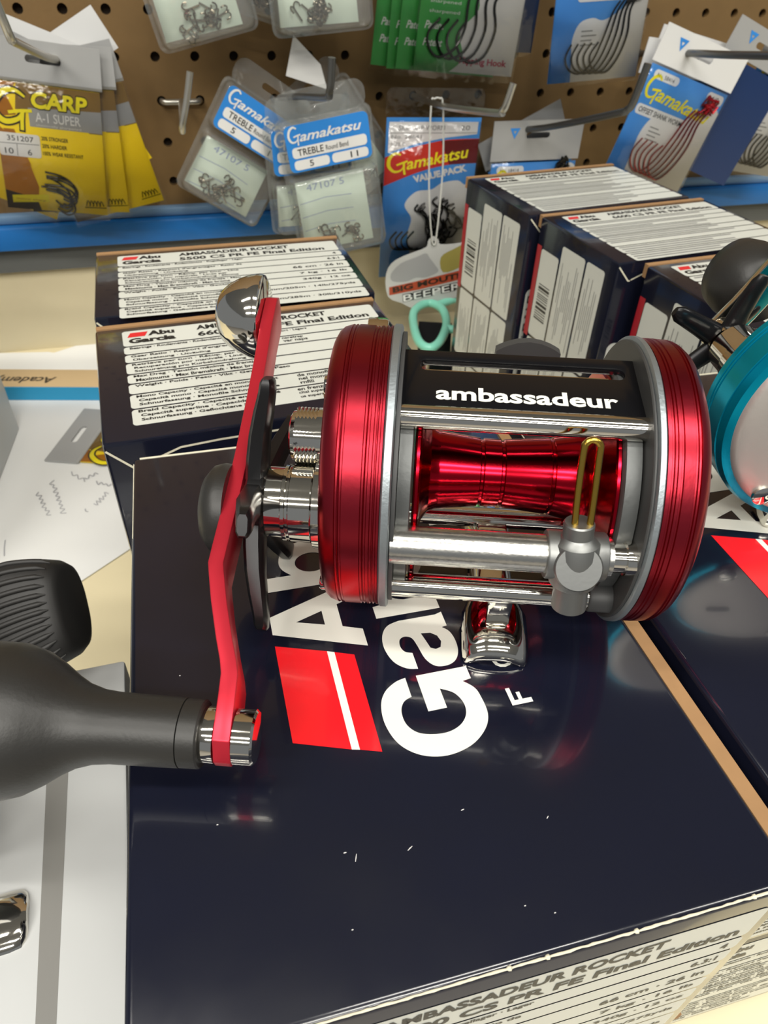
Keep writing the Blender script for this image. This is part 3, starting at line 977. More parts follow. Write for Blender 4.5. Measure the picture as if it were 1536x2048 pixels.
for i, p in enumerate(ap):
    t_ = (ap[min(i + 1, 4)] - ap[max(i - 1, 0)]).normalized()
    sd = Vector((1, 0, 0)).cross(t_).normalized()
    rs.append([p + Vector((.9 * sx, 0, 0)) + sd * 4.2 * sn for sx, sn in ((-1, -1), (1, -1), (1, 1), (-1, 1))])
MB().rings(rs).build('handle_arm', M_CHROME, reel2, bevel=.3)
MB().lathe([(0, 4), (1, 7.5), (4, 9.4), (11, 10.2), (15, 9.4), (17.4, 6.5), (18, .1)], 48, o=sc2 + Vector((-9, 13, 8)), ax=(-1, -.25, .0)).build('handle_knob', M_KNOB, reel2, smooth=60)

# ------------------------------------------------------------------ the reel at the left edge, on a white carton
WZ = 75.0
wc_pts = [at_z(u, v, WZ) for u, v in ((140, 1342), (262, 1318))]
d_ = (wc_pts[1] - wc_pts[0]).normalized()
n_ = Vector((d_.y, -d_.x, 0))
o_ = wc_pts[1] + d_ * -2
wc = thing('white_carton', 'low white carton with a painted shadow band beside the big black box', 'box', (o_.x, o_.y, 0.2), [-d_, n_, UPZ * -1 * -1] if False else [d_, -n_, UPZ])
MB().box(-150, 0, -150, 0, 0, WZ).build('body', M_SHEET, wc, bevel=1.0)
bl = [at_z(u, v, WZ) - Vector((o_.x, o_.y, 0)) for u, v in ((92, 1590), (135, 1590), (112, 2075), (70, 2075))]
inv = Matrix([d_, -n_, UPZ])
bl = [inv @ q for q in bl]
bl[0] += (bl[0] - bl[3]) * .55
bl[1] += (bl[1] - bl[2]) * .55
MB().poly(Plane((0, 0, WZ), (1, 0, 0), (0, 1, 0)), [[(q.x, q.y) for q in bl[::-1]]], h=.08).build('shadow_band', M_SHADOWBAND, wc, smooth=0)  # soft shadow across the carton top, painted as a flat darker strip

L0 = at_z(10, 1845, WZ + 3)
reel3 = thing('fishing_reel', 'reel at the left edge showing only a ribbed black knob and chrome foot', 'fishing reel', (L0.x, L0.y, WZ + .3), None, 'round baitcasting reels')


def loc3(u, v, y):
    d = ray(u, v)
    return Vector((0, 0, CAM_Z)) + d * (y / d.y) - Vector((L0.x, L0.y, WZ + .3))


rs = []
a3, b3 = at_z(-40, 1850, WZ + 3) - L0, at_z(52, 1822, WZ + 3) - L0
dd3 = (b3 - a3).normalized()
nn3 = Vector((-dd3.y, dd3.x, 0))
Lh = (b3 - a3).length
for t_, wd in ((-40, 7.5), (0, 8.2), (Lh * .6, 8.2), (Lh * .85, 7.8), (Lh * .96, 6.4), (Lh, 4.2)):
    rg = []
    for k in range(12):
        a = 2 * math.pi * k / 12
        rg.append(a3 + dd3 * t_ + nn3 * wd * math.cos(a) + UPZ * (-1.1 + 1.7 * max(-.9, math.sin(a)) * (1 if math.sin(a) < 0 else 2.2)))
    rs.append(rg)
MB().rings(rs).build('foot', M_CHROME, reel3, smooth=50)
# body beyond the frame
bo = a3 + dd3 * -38 + Vector((0, 8, 31))
MB().lathe([(-34, 5), (-34, 24), (-32, 27), (-24, 28.5), (-22, 28.5), (-22, 12), (22, 12), (22, 28.5), (30, 28), (34, 24), (34, 5)], 72, o=bo, ax=(.35, 1, 0)).build('frame', M_PLATE, reel3, smooth=30)
MB().lathe([(-6, 4), (6, 4)], 24, o=bo + Vector((0, 0, -29)), ax=(0, 0, 1)).build('foot_post', M_CHROME, reel3)
kA, kB = loc3(150, 1212, 150), loc3(-60, 1262, 146)
MB().tube([bo + Vector((13, 38, 0)), bo + Vector((16, 50, 8)), kB + Vector((-14, 0, 0))], 3.4, 10).build('handle_arm', M_SATIN, reel3)
kd = (kA - kB).normalized()
ku = (UP - kd * UP.dot(kd)).normalized()
kw = kd.cross(ku)
prof = [(0.0, 10.0), (.12, 15), (.28, 18.6), (.45, 19.8), (.62, 19.4), (.78, 18.0), (.9, 16.6), (.97, 14.6), (1.0, 12.0)]
LK = (kA - kB).length
rs = []
for t_, r_ in prof:
    rg = []
    for k in range(64):
        a = 2 * math.pi * k / 64
        sq = 1 / max(abs(math.cos(a)) ** 3 + abs(math.sin(a)) ** 3, 1e-3) ** (1 / 3)
        rg.append(kB + kd * (t_ * LK + 1.5 * math.sin(a) * 0) + (ku * math.sin(a) * r_ + kw * math.cos(a) * r_ * .72) * sq * .93)
    rs.append(rg)
kn = MB().rings(rs).build('handle_knob', M_RUBBER, reel3, smooth=60)
for i in range(13):           # raised ribs, curved over the near face of the knob
    f0 = -.88 + 1.76 * i / 12
    pts = []
    for k in range(15):
        t_ = .03 + .90 * k / 14
        r_ = 0
        for (ta, ra), (tb, rb_) in zip(prof[:-1], prof[1:]):
            if ta <= t_ <= tb:
                r_ = ra + (rb_ - ra) * (t_ - ta) / (tb - ta)
        g = max(-.97, min(.97, f0 - .30 * (1 - t_) ** 1.5 + .06))
        a = math.asin(g)
        sq = 1 / max(abs(math.cos(a)) ** 3 + abs(math.sin(a)) ** 3, 1e-3) ** (1 / 3)
        side = kw if kw.dot(FW) < 0 else -kw
        pts.append(kB + kd * t_ * LK + (ku * math.sin(a) * r_ + side * math.cos(a) * r_ * .72) * sq * .945)
    MB().tube(pts, [.25] + [.85] * 13 + [.2], 8).build('grip_rib', M_RUBBER, kn, smooth=60)

# ------------------------------------------------------------------ things on the counter
tag(MB().poly(Plane((0, 0, .45), (1, 0, 0), (0, 1, 0)), [[(-330, 262), (-196, 268), (-130, 292), (-112, 470), (-268, 505), (-345, 495)]], h=0, th=.3).build('paper_sheet', M_PAPER, smooth=0),
    'white paper sheet with pencil writing lying left of the boxes', 'paper', 'loose paper sheets')
sk = bpy.data.objects['paper_sheet']
q1, q2, q3 = at_z(150, 1172, .3), at_z(262, 1098, .3), at_z(80, 1060, .3)
tag(MB().poly(Plane((0, 0, .9), (1, 0, 0), (0, 1, 0)), [[(q1.x, q1.y), (q2.x, q2.y), (q2.x - 18, q2.y + 60), (q3.x - 15, q3.y + 16), (q3.x - 32, q3.y - 22)]], h=0, th=.3).build('paper_sheet', M_PAPER, smooth=0),
    'blank white sheet whose corner points to the ribbed black knob', 'paper', 'loose paper sheets')
tag(MB().poly(Plane((0, 0, .2), (1, 0, 0), (0, 1, 0)), [[(-300, 492), (-268, 500), (-218, 552), (-150, 545), (-140, 440), (-290, 440)]], h=0, th=.15).build('paper_sheet', M_PAPER, smooth=0),
    'white sheet half hidden behind the tan and blue carton', 'paper', 'loose paper sheets')


def scrawl(u0, v0, u1, v1, n, amp, seed):
    rs_ = random.Random(seed)
    pts = []
    for k in range(n + 1):
        t = k / n
        u, v = u0 + (u1 - u0) * t, v0 + (v1 - v0) * t
        du, dv = -(v1 - v0), (u1 - u0)
        q = math.hypot(du, dv)
        s_ = amp * (1 if k % 2 else -1) * rs_.uniform(.3, 1)
        p = at_z(u + du / q * s_, v + dv / q * s_, 1.1)
        pts.append((p.x, p.y))
    return spline(pts, 3)


P0_ = Plane((0, 0, 1.0), (1, 0, 0), (0, 1, 0))
for a in ((75, 985, 98, 1032, 12, 6, 1), (103, 962, 128, 1028, 16, 6, 2), (142, 945, 170, 962, 5, 5, 3), (170, 958, 195, 945, 5, 6, 4), (190, 1010, 215, 985, 9, 5, 5), (192, 965, 222, 970, 6, 4, 6), (10, 1080, 8, 1112, 2, 1, 7), (170, 1018, 176, 1024, 2, 2, 8)):
    MB().poly(P0_, [ribbon(scrawl(*a), .55)], h=.1).build('pencil_stroke', M_PENCIL, sk, smooth=0)

# tan and blue carton with upside-down lettering
pa, pb = at_z(20, 742, 11), at_z(192, 743, 11)
ex = (pb - pa).normalized()
tb = thing('flat_carton', 'long flat tan and blue carton with upside-down lettering', 'box', (pa.x, pa.y, .5), [ex, Vector((-ex.y, ex.x, 0)), UPZ])
MB().box(-60, 130, -22, 3, 0, 10.5).build('body', M_TAN, tb, bevel=.6)
MB().box(-60, 130, -22.8, -22.05, 0.2, 10.3).build('blue_side', M_CYAN, tb)
MB().text(Plane((0, 0, 10.5), (-1, 0, 0), (0, -1, 0)), 'Academy', -36, 6, 44, 11, bold=.02, shear=.2, h=.15).build('lettering', M_DKBROWN, tb, smooth=0)

# white carton at the far left edge
wb = thing('white_carton', 'tall white carton with faint print at the left edge', 'box', (-246, 397, .8), [Vector((.98, .2, 0)).normalized(), Vector((-.2, .98, 0)).normalized(), UPZ])
MB().box(-110, 0, -150, 0, 0, 118).build('body', M_SHEET, wb, bevel=1)
pr_ = MB()
plw = Plane((0, -150, 0), (0, 1, 0), (0, 0, 1))
for i in range(9):
    pr_.poly(plw, [[(92 + 4 * (i % 3), 20 + i * 9), (118 + 6 * (i % 2), 24 + i * 9), (118 + 6 * (i % 2), 24.7 + i * 9), (92 + 4 * (i % 3), 20.7 + i * 9)]], h=.12)
pr_.build('faint_print', M_PENCIL, wb, smooth=0)

# mint scissors between the boxes
sz = 34
sc_ = thing('scissors', 'mint green handled scissors standing behind the red reel', 'scissors', (*at_z(866, 650, sz).xy, 0), None)
so = Vector((*at_z(866, 650, sz).xy, 0))


def spt(u, v):
    return at_z(u, v, sz) - so


MB().tube(spline([spt(*q) for q in ((826, 640), (832, 618), (858, 606), (884, 618), (893, 648), (880, 682), (858, 696), (836, 680))], 6, True) + [spt(826, 640)], 3.3, 10).build('handle_loop', M_MINT, sc_, smooth=60)
MB().tube(spline([spt(*q) for q in ((872, 611), (905, 600), (930, 592))], 5), 3.2, 10).build('handle_loop', M_MINT, sc_, smooth=60)
MB().tube(spline([spt(*q) for q in ((890, 657), (910, 659), (935, 660))], 5), 3.2, 10).build('handle_loop', M_MINT, sc_, smooth=60)
MB().tube([spt(858, 690), spt(858, 690) + Vector((0, 6, -sz + 2))], [2.5, 1.5], 8).build('blade', M_SATIN, sc_)
MB().add([spt(838, 636) + Vector((0, 3, -4)), spt(905, 640) + Vector((0, 3, -4)), spt(905, 700) + Vector((0, 3, -sz + 1)), spt(838, 700) + Vector((0, 3, -sz + 1))], [(0, 1, 2, 3)]).build('blade_cover', M_BLACKMET, sc_, smooth=0)

# ------------------------------------------------------------------ wire hooks on the pegboard


def wire_hook(label, pts, rad=2.0, mt=None, base=None):
    b = Vector(wall_pt(*pts[0]))
    t = thing('pegboard_hook', label, 'hook', b, None, 'wire hooks on the pegboard')
    q = spline([wall_pt(*p) - b for p in pts], 5)
    MB().tube(q, rad, 10).build('peg', mt or M_WIRE, t, smooth=60)
    if base:
        a0, a1, z = base
        MB().tube(spline([wall_pt(a0, -2, z) - b, wall_pt(a0 + 1, 3.5, z) - b, wall_pt(a0 + 5, 4.5, z) - b, wall_pt(a1 - 5, 4.5, z) - b, wall_pt(a1 - 1, 3.5, z) - b, wall_pt(a1, -2, z) - b], 4), rad, 10).build('base_wire', mt or M_WIRE, t, smooth=60)
    return t


wire_hook('empty silver wire hook with a crossbar left of the treble packs', [(-139.7, 4, 171), (-141, 30, 170.5), (-143.4, 80, 170), (-144, 88, 171.5), (-143, 91, 176), (-139, 91, 188), (-135.4, 91, 201)], 1.9, base=(-152.4, -127, 170.7))
wire_hook('grey wire hook through the yellow carp packs', [(-203, 2, 196), (-209, 60, 203.5), (-213.5, 150, 222), (-214, 160, 225), (-214.5, 163, 230), (-216, 164, 240), (-217, 164, 250)], 2.0)
wire_hook('grey wire hook with upright tip through the treble hook boxes', [(-76, 0, 170.7), (-72, 80, 186), (-69.5, 146, 197), (-69, 152, 200), (-68.6, 154, 205), (-68, 155, 216)], 2.0, M_WIREDK)
wire_hook('long silver wire hook above the value pack', [(25.4, 0, 170.7), (27, 60, 175), (30, 142, 186.5), (30.5, 149, 189), (31, 152, 192), (33.5, 153, 203)], 2.0)
wire_hook('long dark wire hook above the middle right box', [(101.6, 0, 146), (104, 60, 160), (108.5, 140, 184), (109.5, 150, 188), (110, 154, 193), (112.5, 156, 212)], 2.2, M_WIREDK)
wire_hook('dark wire hook through the red hook pack', [(205, 0, 196), (201, 40, 200.5), (196, 72, 205.5), (188, 120, 211), (182, 165, 216.5), (178, 195, 220)], 2.2, M_WIREDK)

# ------------------------------------------------------------------ hook packs


def hang(name, label, a, d, z, ang, group, cat='hook pack'):
    c, s_ = math.cos(R(ang)), math.sin(R(ang))
    ex = WX * c + UPZ * s_
    ey_ = UPZ * c - WX * s_
    return thing(name, label, cat, wall_pt(a, d, z), [ex, ey_, WN], group)


def jhook(pl, x, y, L, W, lean=0.0):
    """path of one fish hook: eye at the top, bend at the bottom left"""
    pts = [(0, 0), (-.12 * W, -.45 * L), (-.28 * W, -.8 * L), (-.55 * W, -.98 * L), (-.85 * W, -.9 * L), (-W, -.68 * L), (-.9 * W, -.48 * L)]
    return [pl.p(x + a, y + b, .9) for a, b in spline(pts, 5)]


def gama_logo(parent, pl, x, y, wd, ht, mt, h=.3):
    """script brand name: a sweeping G and slanted letters"""
    mb = MB()
    k = ht
    arc = spline([(.62 * k, .95 * k), (.40 * k, 1.08 * k), (.12 * k, .9 * k), (0, .5 * k), (.16 * k, .16 * k), (.45 * k, .14 * k), (.66 * k, .34 * k)], 5)
    mb.stroke(pl, [(x + a, y + b) for a, b in arc], [k * (.06 + .10 * math.sin(math.pi * min(1, i / len(arc) + .1))) for i in range(len(arc))], h)
    mb.poly(pl, [[(x + a, y + b) for a, b in ribbon([(.34 * k, .46 * k), (.62 * k, .52 * k), (.86 * k, .56 * k)], .10 * k)]], h=h + .03)
    mb.poly(pl, [[(x + a, y + b) for a, b in ribbon([(.68 * k, .52 * k), (.62 * k, .2 * k), (.60 * k, -.12 * k)], .10 * k)]], h=h + .06)
    mb.text(pl, 'amakatsu', x + .74 * k, y + .1 * k, wd - .78 * k, ht * .62, bold=.02, shear=.35, h=h)
    return mb.build('brand_lettering', mt, parent, smooth=0)


def triangle_mark(parent, pl, x, y, s_):
    MB().poly(pl, [[(x - s_, y + s_ * .8), (x + s_, y + s_ * .8), (x, y - s_)], [(x - s_ * .35, y + s_ * .35), (x + s_ * .35, y + s_ * .35), (x, y - s_ * .2)]], h=.15).build('brand_mark', M_BLUEL, parent, smooth=0)


def slot_header(parent, x0, x1, y0, y1, mt, th=.7, sl=9.5):
    h = MB().poly(XY, [[(x0, y0), (x1, y0), (x1, y1), (x0, y1)], rrect(-sl, sl, -2.0, 2.0, 1.9)], h=th, th=th).build('header', mt, parent, smooth=0)
    return h


def bag(parent, x0, x1, y0, y1, h=1.6):
    MB().add([(x0, y0, h * .3), (x1, y0, h * .3), (x1, y1, h * .3), (x0, y1, h * .3), (x0 + 3, y0 + 3, h + .6), (x1 - 3, y0 + 3, h + .6), (x1 - 3, y1 - 2, h + .4), (x0 + 3, y1 - 2, h + .4)],
             [(4, 5, 6, 7), (0, 1, 5, 4), (1, 2, 6, 5), (2, 3, 7, 6), (3, 0, 4, 7)]).build('clear_bag', M_BAG, parent, smooth=80)


CARP = 'yellow carp hook packs'


def carp_pack(label, a, d, z, ang, full=True, flat=None):
    t = thing('hook_pack', label, 'hook pack', *flat, CARP) if flat else hang('hook_pack', label, a, d, z, ang, CARP)
    hd = slot_header(t, -31, 31, -11.5, 9.5, M_HEADER)
    triangle_mark(hd, XY, -26, 1, 4.2)
    hd_h = .72
    MB().add([(-31, -12.5, .2), (31, -12.5, .2), (31, -10.8, 1.1), (-31, -10.8, 1.1)], [(0, 1, 2, 3)]).build('seal_ridge', M_HEADER, t, smooth=0)
    c = MB().poly(XY, [[(-29.5, -84), (29.5, -84), (29.5, -13), (-29.5, -13)]], h=.6, th=.5).build('insert_card', M_YELLOW, t, smooth=0)
    MB().poly(XY, [[(-29.5, -84), (-12, -84), (-10, -70), (-14, -56), (-24, -40), (-29.5, -36)]], h=.68).build('amber_panel', M_AMBER, c, smooth=0)
    MB().poly(XY, [[(-10, -66), (-13, -58), (-26, -38), (-20, -38)]], h=.7).build('amber_panel', M_AMBER, c, smooth=0)
    MB().poly(XY, [[(-29.5, -84), (-10, -84), (-12, -77), (-29.5, -73)]], h=.72).build('amber_panel', M_DKBROWN, c, smooth=0)
    MB().poly(XY, [[(-29.5, -13), (-29.5, -32), (-18, -30), (-22, -20), (-16, -13)]], h=.68).build('amber_panel', M_AMBER, c, smooth=0)
    MB().poly(XY, [[(-16, -13), (29.5, -13), (29.5, -36), (22, -36), (14, -27), (-18, -27)]], h=.66).build('dark_panel', M_BRONZE, c, smooth=0)
    MB().poly(XY, [[(-11, -35.5), (29.5, -35.5), (29.5, -23.5), (-11, -25.5)]], h=.74).build('grey_panel', M_HEADER, c, smooth=0)
    if full:
        q = MB()
        arc = spline([(-12, -20), (-17, -17), (-23, -18), (-28.5, -24), (-29, -30), (-24, -34), (-17, -32), (-14, -28)], 5)
        MB().stroke(XY, arc, [3.0 + 2.4 * math.sin(math.pi * i / len(arc)) for i in range(len(arc))], .86).build('initial_outline', M_DKBROWN, c, smooth=0)
        MB().stroke(XY, [(-14, -26.6), (-15, -33), (-15.5, -39)], 3.4, .84).build('initial_outline', M_DKBROWN, c, smooth=0)
        q.stroke(XY, arc, [1.2 + 2.2 * math.sin(math.pi * i / len(arc)) for i in range(len(arc))], .95)
        q.poly(XY, [ribbon([(-22, -29), (-15, -27.5), (-9, -27)], 1.8)], h=.98)
        q.poly(XY, [ribbon([(-14, -27.5), (-15, -33), (-15.5, -38)], 1.9)], h=1.0)
        q.build('initial', M_YINK, c, smooth=0)
        MB().text(XY, 'CARP', -9.4, -26.0, 32, 10.2, bold=.07, shear=.12, h=.98).build('lettering', M_DKBROWN, c, smooth=0)
        MB().text(XY, 'CARP', -8.9, -25.4, 31, 9.0, bold=.04, shear=.12, h=1.04).build('lettering', M_YINK, c, smooth=0)
        MB().text(XY, 'A-1 SUPER', -7.5, -32.6, 25, 5.2, bold=.01, h=.98).build('lettering', M_WHITEC, c, smooth=0)
        MB().text(XY, 'chemically sharpened', -7.5, -35.2, 25, 1.5, h=.98).build('lettering', M_WHITEC, c, smooth=0)
        ink = MB()
        for i, tx in enumerate(('20% STRONGER', '20% HARDER', '100% WEAR RESISTANT')):
            ink.text(XY, tx, -5.5, -42.5 - i * 4.2, (15, 14, 23)[i], 2.2, bold=.01, h=.98)
        ink.build('lettering', M_DKBROWN, c, smooth=0)
        st = MB().poly(XY, [rrect(-29.5, -6.5, -53, -40, 1.5)], h=1.0).build('price_sticker', M_WHITEC, c, smooth=0)
        ink = MB()
        ink.text(XY, '351207', -24.5, -44.3, 14.5, 2.9, h=1.1)
        ink.text(XY, '10', -26.5, -51.8, 4.6, 3.3, h=1.1)
        ink.text(XY, '6', -14, -51.8, 2.3, 3.3, h=1.1)
        ink.poly(XY, [ribbon([(-29, -46), (-7, -45.4)], .25)], h=1.1)
        ink.poly(XY, [ribbon([(-19.5, -46), (-19.8, -52.5)], .25)], h=1.1)
        ink.build('lettering', M_INK, c, smooth=0)
        MB().poly(XY, [[(-26, -80.5), (-5, -78.5), (-5, -74), (-26, -76)]], h=.95).build('yellow_flash', M_YINK, c, smooth=0)
        MB().text(XY, 'micro sharp', -24, -78.8, 17, 1.6, h=1.0, shear=.2).build('lettering', M_AMBER, c, smooth=0)
    rs_ = random.Random(5)
    for i in range(8 if full else 0):
        a0 = rs_.uniform(-14, 14)
        o2 = XY.sub(1.5 + rs_.uniform(-2, 2), -65 - i * 1.5, R(70 + a0))
        pts = [o2.p(x, y, 1.2 + .15 * i) for x, y in spline([(2, 9), (3, 0), (1, -7), (-4, -10), (-8, -7), (-7.5, -2)], 4)]
        MB().tube(pts, .55, 6).build('fish_hook', M_HOOK, t, smooth=60)
    fm = MB()
    for k in range(5):
        fm.poly(XY, [ribbon(spline([(17 + 2 * k, -79), (18 + 2 * k, -75.5), (19.5 + 2 * k, -78.5)], 3), .5)], h=.95)
    fm.poly(XY, [ribbon([(16, -80), (29, -79.5)], .4)], h=.95)
    fm.build('carp_mark', M_HOOK, c, smooth=0)
    bag(t, -31, 31, -87.5, -12.5, 2.4 if full else 1.2)
    return t


carp_pack('yellow carp pack in front with price sticker and dark hooks', -215.5, 50, 201.5, -8)
carp_pack('yellow carp pack just behind the front one, peeking out right', -208.5, 45, 199.5, -3.5, False)
carp_pack('yellow carp pack tilted outward, its corner sticking out farthest right', -206, 39, 195.5, 11, False)
carp_pack('yellow carp pack tilted left at the picture edge', -219, 42, 199, -27, False)
for dx, an__, lb in ((-206, 28, 'rearmost carp pack whose grey header corner points up right'), (-212, -22, 'rear carp pack whose grey header corner points up left')):
    t = hang('hook_pack', lb, dx, 33 + (3 if an__ < 0 else 0), 201, an__, CARP)
    slot_header(t, -31, 31, -11.5, 12.5, M_HEADERW)
    MB().poly(XY, [[(-29.5, -70), (10, -70), (10, -12), (-29.5, -12)]] if an__ > 0 else [[(-10, -70), (29.5, -70), (29.5, -12), (-10, -12)]], h=.5, th=.4).build('insert_card', M_YELLOW, t, smooth=0)

f0, f1 = at_z(172, 812, 2), at_z(84, 926, 2)
fe = (f0 - f1).normalized()
fo = f1.lerp(f0, .5) + Vector((fe.y, -fe.x, 0)) * 9.5
carp_pack('carp pack lying flat on the paper, half under the reel box', 0, 0, 0, 0, True, ((fo.x, fo.y, 1.3), [fe, Vector((-fe.y, fe.x, 0)), UPZ]))

TREB = 'clear treble hook boxes'


def cluster(parent, pl, n, rx, ry, seed, mt=None, h0=2.0, size=5.0):
    """a loose heap of treble hooks; each one is a part"""
    rs_ = random.Random(seed)
    for i in range(n):
        cx, cy, an = rs_.gauss(0, rx * .5), rs_.gauss(0, ry * .5), rs_.uniform(0, 360)
        o2 = pl.sub(max(-rx, min(rx, cx)), max(-ry, min(ry, cy)), R(an))
        mb = MB()
        mb.tube([o2.p(0, size, h0 + 1), o2.p(0, -size * .5, h0 + 1)], .55, 5)
        for k in range(3):
            b = 2 * math.pi * k / 3 + an
            ca, sa = math.cos(b), math.sin(b)
            mb.tube([o2.p(x * ca, y, h0 + 1 + abs(x * sa) * .8) for x, y in spline([(0, -size * .4), (size * .12, -size * .8), (size * .5, -size), (size * .8, -size * .7), (size * .75, -size * .3)], 3)], .5, 5)
        mb.build('treble_hook', mt or M_HOOKSIL, parent, smooth=60)


def rounded_tray(x0, x1, y0, y1, z0, z1, r, inset=2.0):
    rs_ = []
    for z, i_ in ((z0, -1.6), (z0 + .4, -1.6), (z0 + .4, 0), (z0 + (z1 - z0) * .6, inset * .35), (z1 - 1.2, inset * .8), (z1 - .3, inset + .6), (z1, inset + 2.0)):
        rs_.append([Vector((x, y, z)) for x, y in rrect(x0 + i_, x1 - i_, y0 + i_, y1 - i_, max(r - i_ * .4, .8), 5)])
    mb = MB()
    mb.rings(rs_, cap0=False, cap1=True)
    return mb


def treble_box(label, a, d, z, ang, nums=True, lab=True, W=58, H=90, seed=1, hookmat=None, slip=True):
    """origin at the hanging hole near the top; clear tray below, printed label above"""
    t = hang('treble_hook_box', label, a, d, z, ang, TREB, 'hook box')
    x0, x1 = -W / 2, W / 2
    top = 11
    # hang tab
    MB().poly(XY, [rrect(x0 + 2, x1 - 2, -6, top, 7, 6), rrect(-8, 8, 1.0, 5.0, 1.9)], h=.6, th=.6).build('hang_tab', M_BLIST, t, smooth=0)
    rounded_tray(x0 + 1, x1 - 1, -36, -5, 0, 7, 4).build('label_bubble', M_BLIST, t, smooth=50)
    rounded_tray(x0 + 1, x1 - 1, -H + top, -37.5, 0, 13, 5).build('tray_bubble', M_BLIST, t, smooth=50)
    MB().poly(XY, [rrect(x0 - .8, x1 + .8, -H + top - 1.6, -4, 5)], h=.15, th=.5).build('backing', M_BLIST, t, smooth=0)
    if lab:
        p = MB().poly(XY, [rrect(x0 + 3.5, x1 - 3.5, -34, -6.5, 3.5)], h=7.6, th=.4).build('blue_label', M_BLUEL, t, smooth=0)
        gama_logo(p, XY, x0 + 6, -17.2, W - 14, 9.0, M_WHITEC, 7.8)
        w1 = MB()
        w1.poly(XY, [rrect(x0 + 6.5, x1 - 6, -25.8, -19.3, 2.2)], h=7.75)
        w1.poly(XY, [rrect(x0 + 6.5, -1.2, -32.8, -27, 2.2)], h=7.75)
        w1.poly(XY, [rrect(.6, x1 - 6, -32.8, -27, 2.2)], h=7.75)
        w1.build('white_field', M_WHITEC, p, smooth=0)
        ink = MB()
        ink.text(XY, 'TREBLE', x0 + 10, -24.4, 17, 3.9, bold=.008, h=7.9)
        ink.text(XY, 'Round Bend', x0 + 28.5, -24.2, 15, 3.0, h=7.9)
        ink.text(XY, '5', -14.5, -31.6, 2.7, 3.6, bold=.005, h=7.9)
        ink.text(XY, '11', 13, -31.6, 5, 3.6, bold=.005, h=7.9)
        ink.build('lettering', M_INK, p, smooth=0)
    if slip:
        c = MB().poly(XY, [[(x0 + 4, -H + top + 4), (x1 - 9, -H + top + 3), (x1 - 10, -41), (x0 + 5, -42)]], h=1.2, th=.3).build('paper_slip', M_INSERT, t, smooth=0)
        if nums:
            MB().text(XY, '47107 5', x0 + 12, -48.5, 26, 4.2, h=1.35).build('stamp', M_GREYBLUE, c, smooth=0)
            ln = MB()
            for i in range(3):
                ln.poly(XY, [ribbon([(x0 + 6, -56 - i * 9), (x0 + 24, -54.5 - i * 9), (x0 + 42, -56 - i * 9)], .4)], h=1.3)
            ln.build('pen_lines', M_GREYBLUE, c, smooth=0)
    cluster(t, XY.sub(-3, -H + top + 11), 12, 13, 6, seed, hookmat, 1.5, 5.0)
    return t


treble_box('clear treble hook box in front with blue label, slightly tilted', -56.5, 66, 178.5, 9, W=62, H=103, seed=2)
treble_box('clear treble hook box tilted far to the left', -83, 33, 178, -33, W=60, H=90, seed=3)
treble_box('clear treble hook box tilted to the right behind the front one', -56, 17, 176, 36, lab=False, nums=False, W=58, H=88, seed=4)
treble_box('clear treble hook box squarely between the left and front ones', -62, 50, 170, 2, W=60, H=84, seed=6)
treble_box('clear hook box hanging from above at the top left, large hooks inside', -137, 45, 290, 13, lab=False, nums=False, W=60, H=92, seed=5, hookmat=M_HOOKSIL)
treble_box('clear hook box hanging from above, right of the other top one', -56, 47, 290, 5, lab=False, nums=False, W=62, H=86, seed=9)
treble_box('clear hook box hanging from above, behind and left of its twin', -64, 30, 288, -16, lab=False, nums=False, W=60, H=82, seed=10, slip=False)
pt = tag(MB().poly(Plane(wall_pt(-64, 36, 190), WX, UPZ), [[(-9, 0), (-3, 22), (14, 6), (18, -8)]], h=.3, th=.3).build('price_paper', M_WHITEC, smooth=0), 'small white paper corner sticking up behind the treble boxes', 'paper')


